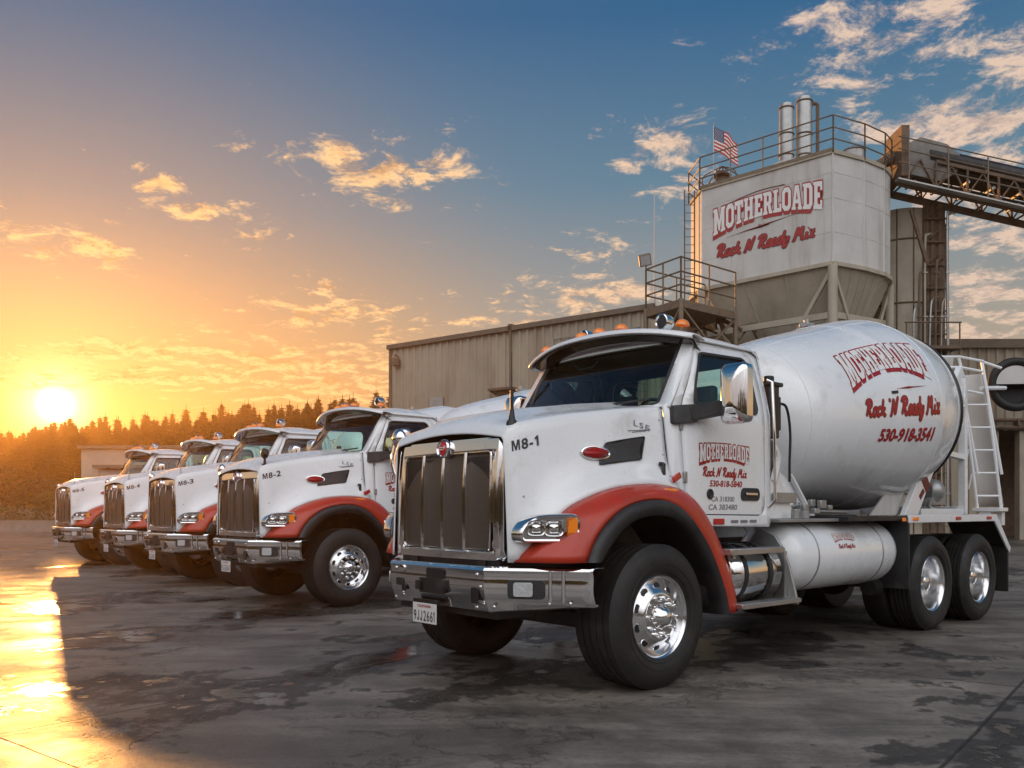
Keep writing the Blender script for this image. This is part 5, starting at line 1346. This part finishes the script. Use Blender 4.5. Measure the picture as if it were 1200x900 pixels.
# sign
def sgn_(u0, v0, hw, hh):  # centre along face, height
    c0 = Bp.lerp(A, u0)
    return lambda u, v, l=0: c0 + fa * u * hw + fn * (.016 + l) + Zv(v0 + v * hh)
FL = (A - Bp).length
r_, w_ = slab_word('MOTHERLOADE', lambda u, v, l: sgn_(.515, 12.05, 2.18, 1.02)(u, v, l), 0, .006, (.32, .13), .06, .055, .10)
sg_ = r_.build('silo_lettering', 'lettering_red', silo, recalc=False); w_.build('letter_fill', 'lettering_white', sg_, recalc=False)
a_, b_ = script_word('Rock N Ready Mix', lambda u, v, l: sgn_(.50, 11.18, 1.98, .46)(u, v, l), .003, .095, .15)
q = b_.build('script_edge', 'lettering_dark_red', silo, recalc=False); a_.build('script_lettering', 'lettering_red', silo, recalc=False)
m = MB(); f = sgn_(.5, 11.9, 1.4, 1)
pts = catmull([f(-1.1, -.02, .002), f(-.5, .06, .002), (f(0, .10, .002)), f(.3, .16, .002), f(1.2, .28, .002)], 8)
m.tube(pts, [.004 + .03 * sin(pi * i / (len(pts) - 1)) ** 3 for i in range(len(pts))], 5); f2 = sgn_(.5, 13.22, 1.4, 1)
m.tube(catmull([f2(-1.25, -.10, .002), f2(-.2, .12, .002), f2(.6, .10, .002)], 8), .012, 5); m.build('flourish', 'lettering_dark_red', silo)
font_word('by Lea', sgn_(.50, 11.98, .22, .13), .02, .3).build('small_lettering', 'lettering_dark_red', silo, recalc=False)
# legs and braces
m = MB(); 
for q in (A, Bp, C3, C4, B2): m.cyl(q + Zv(0), q + Zv(ZB - .1), .17, n=14)
m.build('silo_leg', 'silo_tan', silo)
m = MB()
m.bar(A + Zv(ZB - .2), A + Zv(7.2) - fa * 1.7, .13, .13); m.bar(A + Zv(ZB - .2), A + Zv(7.4) + (C1 - A).normalized() * 1.1, .11, .11)
m.bar(Bp + Zv(ZB - .2), Bp + Zv(7.0) + fa * 1.6, .12, .12); m.bar(C3 + Zv(ZB - .2), C3 + Zv(7.6) + Vector((-.8, -.4, 0)), .11, .11)
for z in (8.25,):
    m.bar(Bp + Zv(z), A + Zv(z), .14, .22, (0, 0, 1)); m.bar(A + Zv(z), C2 + Zv(z), .14, .22, (0, 0, 1)); m.bar(C2 + Zv(z), C4 + Zv(z), .14, .22, (0, 0, 1))
m.build('brace', 'silo_tan', silo)
# roof rail
m = MB(); RP = [shrink(q, 1.02) for q in (B2, B1, Bp, A, C1, C2, C2b, C3, C4)]
for z in (.45, .85, 1.28): m.tube([q + Zv(ZT + z) for q in RP], .026, 6)
for i in range(len(RP) - 1):
    a, b = RP[i], RP[i + 1]; k = max(1, int((b - a).length / 1.1))
    for j in range(k + 1): q = a.lerp(b, j / k); m.cyl(q + Zv(ZT), q + Zv(ZT + 1.28), .028, n=6)
m.bar(RP[2] + Zv(ZT + .08), RP[3] + Zv(ZT + .08), .02, .12, (0, 0, 1))
m.build('guard_rail', 'rail_steel', silo)
# roof equipment
def atp(px, d): return Vector(((px - 600) / 1006 * d, d, 0))
v = thing('vent_dome', 'low round vent cap under the twin stacks on the silo roof', 'vent', tuple(atp(932, 33) + Zv(ZT + .06)))
o_ = atp(930, 33) + Zv(ZT + .07)
MB().lathe([(0, 1.25), (.30, 1.22), (.42, 1.0), (.46, .2)], o_, (0, 0, 1), 32, True, True).build('dome', 'silo_paint', v, smooth=40)
for px, zt, r in ((921.5, 16.75, .265), (942.5, 17.0, .285)):
    o_ = atp(px, 32.6)
    s_ = thing('dust_stack', 'left, shorter one of the two grey stacks on the silo roof' if px < 930 else 'right, taller one of the two grey stacks on the silo roof', 'stack', tuple(o_ + Zv(ZT + .06)), 0, 'stacks on the silo roof')
    MB().lathe([(.36, r), (zt - ZT - .15, r), (zt - ZT, r * .9)], o_ + Zv(ZT), (0, 0, 1), 24, True, True).build('pipe', 'galvanised', s_, smooth=40)
    q = MB()
    for z in (.8, 1.6, zt - ZT - .16): q.torus(o_ + Zv(ZT + z), (0, 0, 1), r + .005, .03, 24, 6)
    q.build('band', 'rusty_steel', s_)
o_ = atp(958, 32.6)
m = MB().tube(catmull([atp(949, 32.6) + Zv(16.6), atp(952, 32.6) + Zv(16.78), atp(957.5, 32.6) + Zv(16.75), o_ + Zv(16.4), o_ + Zv(ZT + .1)], 6), .07, 8); q = m.build('vent_pipe', 'rusty_steel'); tag(q, 'thin hooked vent pipe beside the taller stack', 'pipe')
o_ = atp(1000, 31.9) + Zv(ZT + .06)
v = thing('filter_drum', 'small squat grey filter drum behind the silo roof rail, right of the stacks', 'filter', tuple(o_))
MB().lathe([(0, .40), (.62, .42), (.70, .34), (.78, .1), (.84, .05)], o_, (0, 0, 1), 24, True, True).build('drum', 'galvanised', v, smooth=40)
MB().torus(o_ + Zv(.6), (0, 0, 1), .425, .02, 24, 6).build('clamp_ring', 'rusty_steel', v)
o_ = atp(1028, 33) + Zv(ZT + .06)
m = MB().cyl(o_, o_ + Zv(.5), .55, .25, 12); m.cyl(o_ + Zv(.5), o_ + Vector((.9, 0, 1.0)), .22, .22, 10); q = m.build('transfer_chute', 'rusty_steel'); tag(q, 'rusty sloping chute between the silo roof and the conveyor head', 'chute')
# pressure vent with flagpole at the left corner
o_ = atp(846, 34.6) + Zv(ZT + .06)
m = MB(); m.lathe([(0, .55), (.25, .55), (.45, .30), (.7, .22), (.75, .38), (.95, .15)], o_, (0, 0, 1), 16, True, True)
for a in np.linspace(0, 2 * pi, 6, endpoint=False): m.tube(catmull([o_ + Vector((cos(a) * .7, sin(a) * .7, 0)), o_ + Vector((cos(a) * .75, sin(a) * .75, .7)), o_ + Vector((0, 0, 1.15))], 5), .025, 5)
q = m.build('caged_vent', 'rusty_steel'); tag(q, 'rusty caged vent at the foot of the flagpole', 'vent')
fpb = atp(836, 34.0)
m = MB().cyl(fpb + Zv(ZT), fpb + Zv(16.62), .03, .018, 8); m.sphere(fpb + Zv(16.66), .04, 8); fpole = m.build('flagpole', 'galvanised'); tag(fpole, 'slim flagpole on the silo roof corner', 'flagpole')
fl = thing('flag', 'striped red and white flag with a blue starred corner, flying from the silo roof', 'flag', tuple(fpb + Zv(15.2)))
def fpt(u, v):  # u along fly 0..1, v 0..1 down
    x = u * .92; dr = .62 * u ** 1.3
    return fpb + Vector((.03 + x, .10 * sin(u * 9 + v * 2) * u, 16.55 - v * .95 - dr - .05 * sin(u * 8) * u))
st_m = [MB(), MB(), MB()]
for k in range(13):
    v0, v1 = k / 13, (k + 1) / 13; us = np.linspace(.42 if k < 7 else 0, 1, 12)
    st_m[k % 2].grid([[fpt(u, v0), fpt(u, v1)] for u in us])
st_m[2].grid([[fpt(u, v) for v in np.linspace(0, 7 / 13, 6)] for u in np.linspace(0, .42, 7)])
stars = MB()
for i in range(9):
    for j in range(6 if i % 2 == 0 else 5):
        u = .035 + (j + (.0 if i % 2 == 0 else .5)) * .066; v_ = (i + 1) * (7 / 13) / 10
        c_ = fpt(u, v_) + Vector((0, -.004, 0)); P = [(cos(a) * r, sin(a) * r) for a, r in [(pi / 2 + t * pi / 5, .022 if t % 2 == 0 else .009) for t in range(10)]]
        stars.add([c_ + Vector((p_[0], 0, p_[1])) for p_ in P], [tuple(range(10))])
st_m[0].build('red_stripes', 'flag_red', fl, smooth=80, recalc=False); st_m[1].build('white_stripes', 'flag_white', fl, smooth=80, recalc=False); u_ = st_m[2].build('canton', 'flag_blue', fl, smooth=80, recalc=False); stars.build('stars', 'flag_white', u_, recalc=False)

# rear silo column, pipes, ladder tower
c = thing('storage_column', 'plain stained upright silo right behind the lettered one', 'silo', (16.3, 35.0, 0))
m = MB(); m.lathe([(0, 1.22), (13.2, 1.22)], (15.75, 34.8, 0), (0, 0, 1), 28, True, True); m.build('shell', 'silo_tan', c, smooth=30)
m = MB()
for z in (2, 4.5, 7.0, 9.5, 12.0): m.torus((15.75, 34.8, z), (0, 0, 1), 1.23, .035, 28, 6)
for a in (-2.6, -2.1, -1.6, -1.1): m.cyl((15.75 + 1.22 * cos(a), 34.8 + 1.22 * sin(a), 0), (15.75 + 1.22 * cos(a), 34.8 + 1.22 * sin(a), 13.2), .03, n=5)
m.build('hoop', 'rusty_steel', c)
tw = thing('elevator_tower', 'rusty tower of upright pipes with a platform under the conveyor head', 'tower', (17.3, 34.2, 0))
X = lambda px, d=33.4: (px - 600) / 1006 * d
m = MB()
for px, r in ((1086, .06), (1089, .10), (1095, .14), (1104, .16), (1099, .07), (1109, .05)): m.cyl((X(px), 33.6, 0), (X(px), 33.6, 13.3), r, n=10)
m.build('riser_pipe', 'rusty_steel', tw)
m = MB()
for z in np.arange(1, 13.2, .9): m.bar((X(1084), 33.4, z), (X(1110), 33.4, z), .06, .06); m.bar((X(1084), 33.35, z), (X(1110) - .35, 33.35, z + .45), .035, .035)
m.bar((X(1062), 33.0, 12.9), (X(1080), 33.0, 10.9), .12, .12); m.build('tie_bar', 'rusty_steel', tw)
rnd = random.Random(21)
for k in range(7):
    xk = X(1066 + k * 6.5); m = MB(); z1_ = rnd.uniform(8.5, 12.8); m.tube(catmull([(xk, 33.05, 1), (xk + rnd.uniform(-.05, .05), 33.05, 6), (xk, 33.05, z1_ - .6), (xk + .15, 33.15, z1_), (xk + .5, 33.5, z1_ + .15)], 5), rnd.uniform(.025, .055), 6)
    for z in np.arange(2, z1_ - .5, 1.7): m.box((xk, 33.05, z), (.16, .12, .05))
    m.build('cable_run', ['galvanised', 'rusty_steel', 'silo_tan'][k % 3], tw)
m = MB(); m.bb(X(1050), X(1115), 32.6, 34.4, 7.5, 7.62)
for px in (1052, 1075, 1113): m.cyl((X(px), 32.65, 7.6), (X(px), 32.65, 8.5), .03, n=5)
m.tube([(X(1050), 32.65, 8.5), (X(1115), 32.65, 8.5)], .03, 5); m.build('platform', 'rusty_steel', tw)
m = MB(); xl, xr = X(1111, 33.6), X(1121, 33.6) - .02
for px in (1111, 1120): m.bar((X(px) * 1.0, 33.7, 0), (X(px - 8), 33.7, 12.6), .05, .05)
lt_ = MB()
for z in np.arange(.4, 12.4, .32): f = z / 12.6; lt_.bar((lerp(X(1111), X(1103), f), 33.7, z), (lerp(X(1120), X(1112), f), 33.7, z), .025, .025)
m.v and None
sl_ = m.build('ladder_stile', 'rusty_steel', tw); lt_.build('ladder_rung', 'rusty_steel', tw)

# conveyor
cv_ = thing('belt_conveyor', 'long dark truss conveyor sloping from the silo top down out of the frame at right', 'conveyor', (22, 33, 0))
c0 = Vector((X(1052, 33), 33.0, 13.72)); dv = Vector((1, -.02, -.235)).normalized(); side = Vector((.02, 1, 0)).normalized(); LC = 28.0
def cp(t, s_, h): return c0 + dv * t + side * s_ + Zv(h)
m = MB()
for s_ in (-.62, .62):
    m.bar(cp(-.3, s_, 0), cp(LC, s_, 0), .10, .26, (0, 0, 1)); m.bar(cp(1.2, s_, 1.05), cp(LC, s_, 1.05), .09, .12, (0, 0, 1)); 
    for k in range(int(LC / 1.2)):
        m.bar(cp(k * 1.2, s_, .05), cp(k * 1.2, s_, 1.0), .07, .07); m.bar(cp(k * 1.2, s_, .05), cp(k * 1.2 + .6, s_, 1.0), .05, .05); m.bar(cp(k * 1.2 + .6, s_, 1.0), cp(k * 1.2 + 1.2, s_, .05), .05, .05)
for k in range(int(LC / .8)): m.bar(cp(k * .8, -.6, -.02), cp(k * .8, .6, -.02), .05, .06)
m.build('truss', 'rusty_steel', cv_)
m = MB(); m.rings([[cp(t, -.50, .95), cp(t, -.30, .78), cp(t, .30, .78), cp(t, .50, .95), cp(t, .50, .92), cp(t, .30, .75), cp(t, -.30, .75), cp(t, -.50, .92)] for t in (.4, LC)]); m.rings([[cp(t, -.45, .35), cp(t, .45, .35), cp(t, .45, .32), cp(t, -.45, .32)] for t in (.4, LC)]); m.build('belt', 'belt_rubber', cv_)
m = MB()
m.rings([[cp(t, -.62, 1.12), cp(t, -.62, 1.45), cp(t, -.30, 1.72), cp(t, .30, 1.72), cp(t, .62, 1.45), cp(t, .62, 1.12)] for t in (1.0, LC)], False, False, False); m.build('belt_cover', 'black_metal', cv_, solid=.02)
m = MB(); P = [(-.5, .25), (.9, .25), (1.5, .75), (1.6, 1.45), (1.1, 1.72), (.1, 1.75), (-.5, 1.3)]
m.prism(P, lambda u, v, q: c0 + Vector((u + .5, -.60 + q, v - .235 * u)), 1.2); m.build('head_box', 'dull_sheet', cv_, bevel=.03)
m = MB(); m.prism([(-.2, .2), (.1, .2), (.1, 2.1), (-.2, 2.1)], lambda u, v, q: c0 + Vector((u, -.78 + q, v)), 1.5); m.build('spill_plate', 'rusty_steel', cv_, bevel=.01)
m = MB(); so = -.98
for h in (.55, 1.05, 1.5): m.tube([cp(-.4, so, h), cp(LC, so, h)], .026, 5)
for k in range(int(LC / 1.5)): m.cyl(cp(k * 1.5, so, -.02), cp(k * 1.5, so, 1.5), .028, n=5); m.bar(cp(k * 1.5, so, .9), cp(k * 1.5 + .0, -.62, 1.3), .03, .03)
m.build('walkway_rail', 'rail_steel', cv_)
m = MB(); m.rings([[cp(t, -1.0, -.04), cp(t, -.66, -.04), cp(t, -.66, -.09), cp(t, -1.0, -.09)] for t in (-.4, LC)]); m.build('walkway', 'galvanised', cv_)
m = MB()
for k in range(int(LC / 1.0)): m.cyl(cp(k + .5, -.5, .62), cp(k + .5, .5, .62), .07, n=8); m.cyl(cp(k + .5, -.4, .25), cp(k + .5, .4, .25), .05, n=8)
m.build('idler_roller', 'galvanised', cv_)
m = MB()
for t in (14.0, 26.0):
    for s_ in (-.6, .6): q = cp(t, s_, 0); m.bar(q, Vector((q.x, q.y + s_ * .6, 0)), .16, .16)
m.build('support_leg', 'rusty_steel', cv_)

# left platform with railing, stair, floodlight, mast
pf = thing('access_platform', 'steel access platform with railings left of the lettered silo', 'platform', (6.9, 31.5, 0))
d0 = 31.6; zf = 8.65
p0 = Vector((X(757, 31.2), 31.2, 0)); p1 = Vector((X(798, 29.6), 29.6, 0)); p2 = Vector((X(862, 31.6), 31.6, 0)); p3 = Vector((X(826, 33.3), 33.3, 0))
QL = [p0, p1, p2, p3]
m = MB(); m.prism([(0, 0), (1, 0), (1, 1), (0, 1)], lambda u, v, q: (p0.lerp(p1, u)).lerp(p3.lerp(p2, u), v) + Zv(zf - q), .14)
for a, b in ((p0, p1), (p1, p2), (p3, p0)): m.bar(a + Zv(zf - .18), b + Zv(zf - .18), .10, .22, (0, 0, 1))
m.build('deck', 'rail_steel', pf)
m = MB()
for a, b in ((p3, p0), (p0, p1), (p1, p2)):
    for h in (.50, .95, 1.45) if True else (): m.tube([a + Zv(zf + h), b + Zv(zf + h)], .03, 6)
    k = 2
    for j in range(k + 1): q = a.lerp(b, j / k); m.cyl(q + Zv(zf - .1), q + Zv(zf + 1.45), .035, n=6)
m.build('railing', 'rail_steel', pf)
m = MB()
for q in QL: m.cyl(q, q + Zv(zf), .09, n=8)
m.bar(p1 + Zv(6), p2 + Zv(8.4), .07, .07); m.bar(p0 + Zv(6), p1 + Zv(8.4), .07, .07); m.bar(p1 + Zv(8.4), p2 + Zv(6.2), .07, .07)
m.build('support_post', 'rail_steel', pf)
m = MB(); random.seed(3)
for k in range(10):
    a = p2 + Vector((random.uniform(-1.2, 1.4), random.uniform(.2, 1.2), random.uniform(6.4, 8.3))); m.tube(catmull([a, a + Vector((random.uniform(-.6, .6), 0, random.uniform(-.8, .8))), a + Vector((random.uniform(-1.0, 1.0), .2, random.uniform(-1.4, .6)))], 5), random.uniform(.03, .08), 6)
m.build('pipework', 'rusty_steel', pf)
o_ = p0 + Zv(zf + 1.45)
f_ = thing('floodlight', 'square floodlight on the left corner post of the access platform', 'floodlight', tuple(o_))
m = MB(); Rm_ = Matrix.Rotation(radians(-12), 3, 'Y') @ Matrix.Rotation(radians(25), 3, 'X'); m.box(o_ + Vector((-.05, -.08, .32)), (.44, .16, .42), Rm_); m.build('housing', 'rail_steel', f_, bevel=.03)
m = MB(); m.box(o_ + Vector((-.05, -.08, .32)) + Rm_ @ Vector((0, -.085, 0)), (.36, .012, .34), Rm_); m.build('lens', 'lens_glass', f_)
m = MB().cyl(o_, o_ + Zv(.2), .03, n=6); m.build('bracket', 'rusty_steel', f_)
o_ = Vector((X(767, 33), 33, 0))
m = MB().cyl(o_, o_ + Zv(9.5), .05, .04, 8); m.cyl(o_ + Zv(9.4), o_ + Zv(13.65), .028, .016, 6); q = m.build('radio_mast', 'galvanised'); tag(q, 'thin tall radio mast rising behind the access platform', 'mast')
o_ = Vector((X(808, 34.5), 34.5, 0))
m = MB(); 
for s_ in (-.2, .2): m.cyl(o_ + Vector((s_, 0, 0)), o_ + Vector((s_, 0, 14.2)), .03, n=6)
for z in np.arange(.5, 14.2, .32): m.bar(o_ + Vector((-.2, 0, z)), o_ + Vector((.2, 0, z)), .022, .022)
q = m.build('caged_ladder', 'rusty_steel'); tag(q, 'narrow upright ladder fixed to the sunlit left edge of the silo', 'ladder')
# power line beyond
m = MB(); m.tube(catmull([(19, 60, 14.2), (35, 60, 13.0), (60, 60, 13.6)], 8), .03, 4); q = m.build('power_line', 'black_metal'); tag(q, 'single thin overhead wire in the sky beyond the ladder tower', 'wire')

# ------------------------------------------------------------------ haze
HAZE = True
if HAZE:
    hm = bpy.data.materials.new('haze_air'); hm.use_nodes = True; B = NB(hm.node_tree); B.n.clear(); MATS['haze_air'] = hm
    pv = B.new('ShaderNodeVolumePrincipled'); pv.inputs['Color'].default_value = (.92, .62, .30, 1); pv.inputs['Density'].default_value = 00.0009; pv.inputs['Anisotropy'].default_value = .76
    o_ = B.new('ShaderNodeOutputMaterial'); B.l.new(pv.outputs[0], o_.inputs['Volume'])
    m = MB(); m.bb(-610, 610, -310, 710, -1.4, 21); hz = m.build('haze', 'haze_air', center=True); tag(hz, 'warm evening haze hanging in the air', 'haze', kind='stuff')
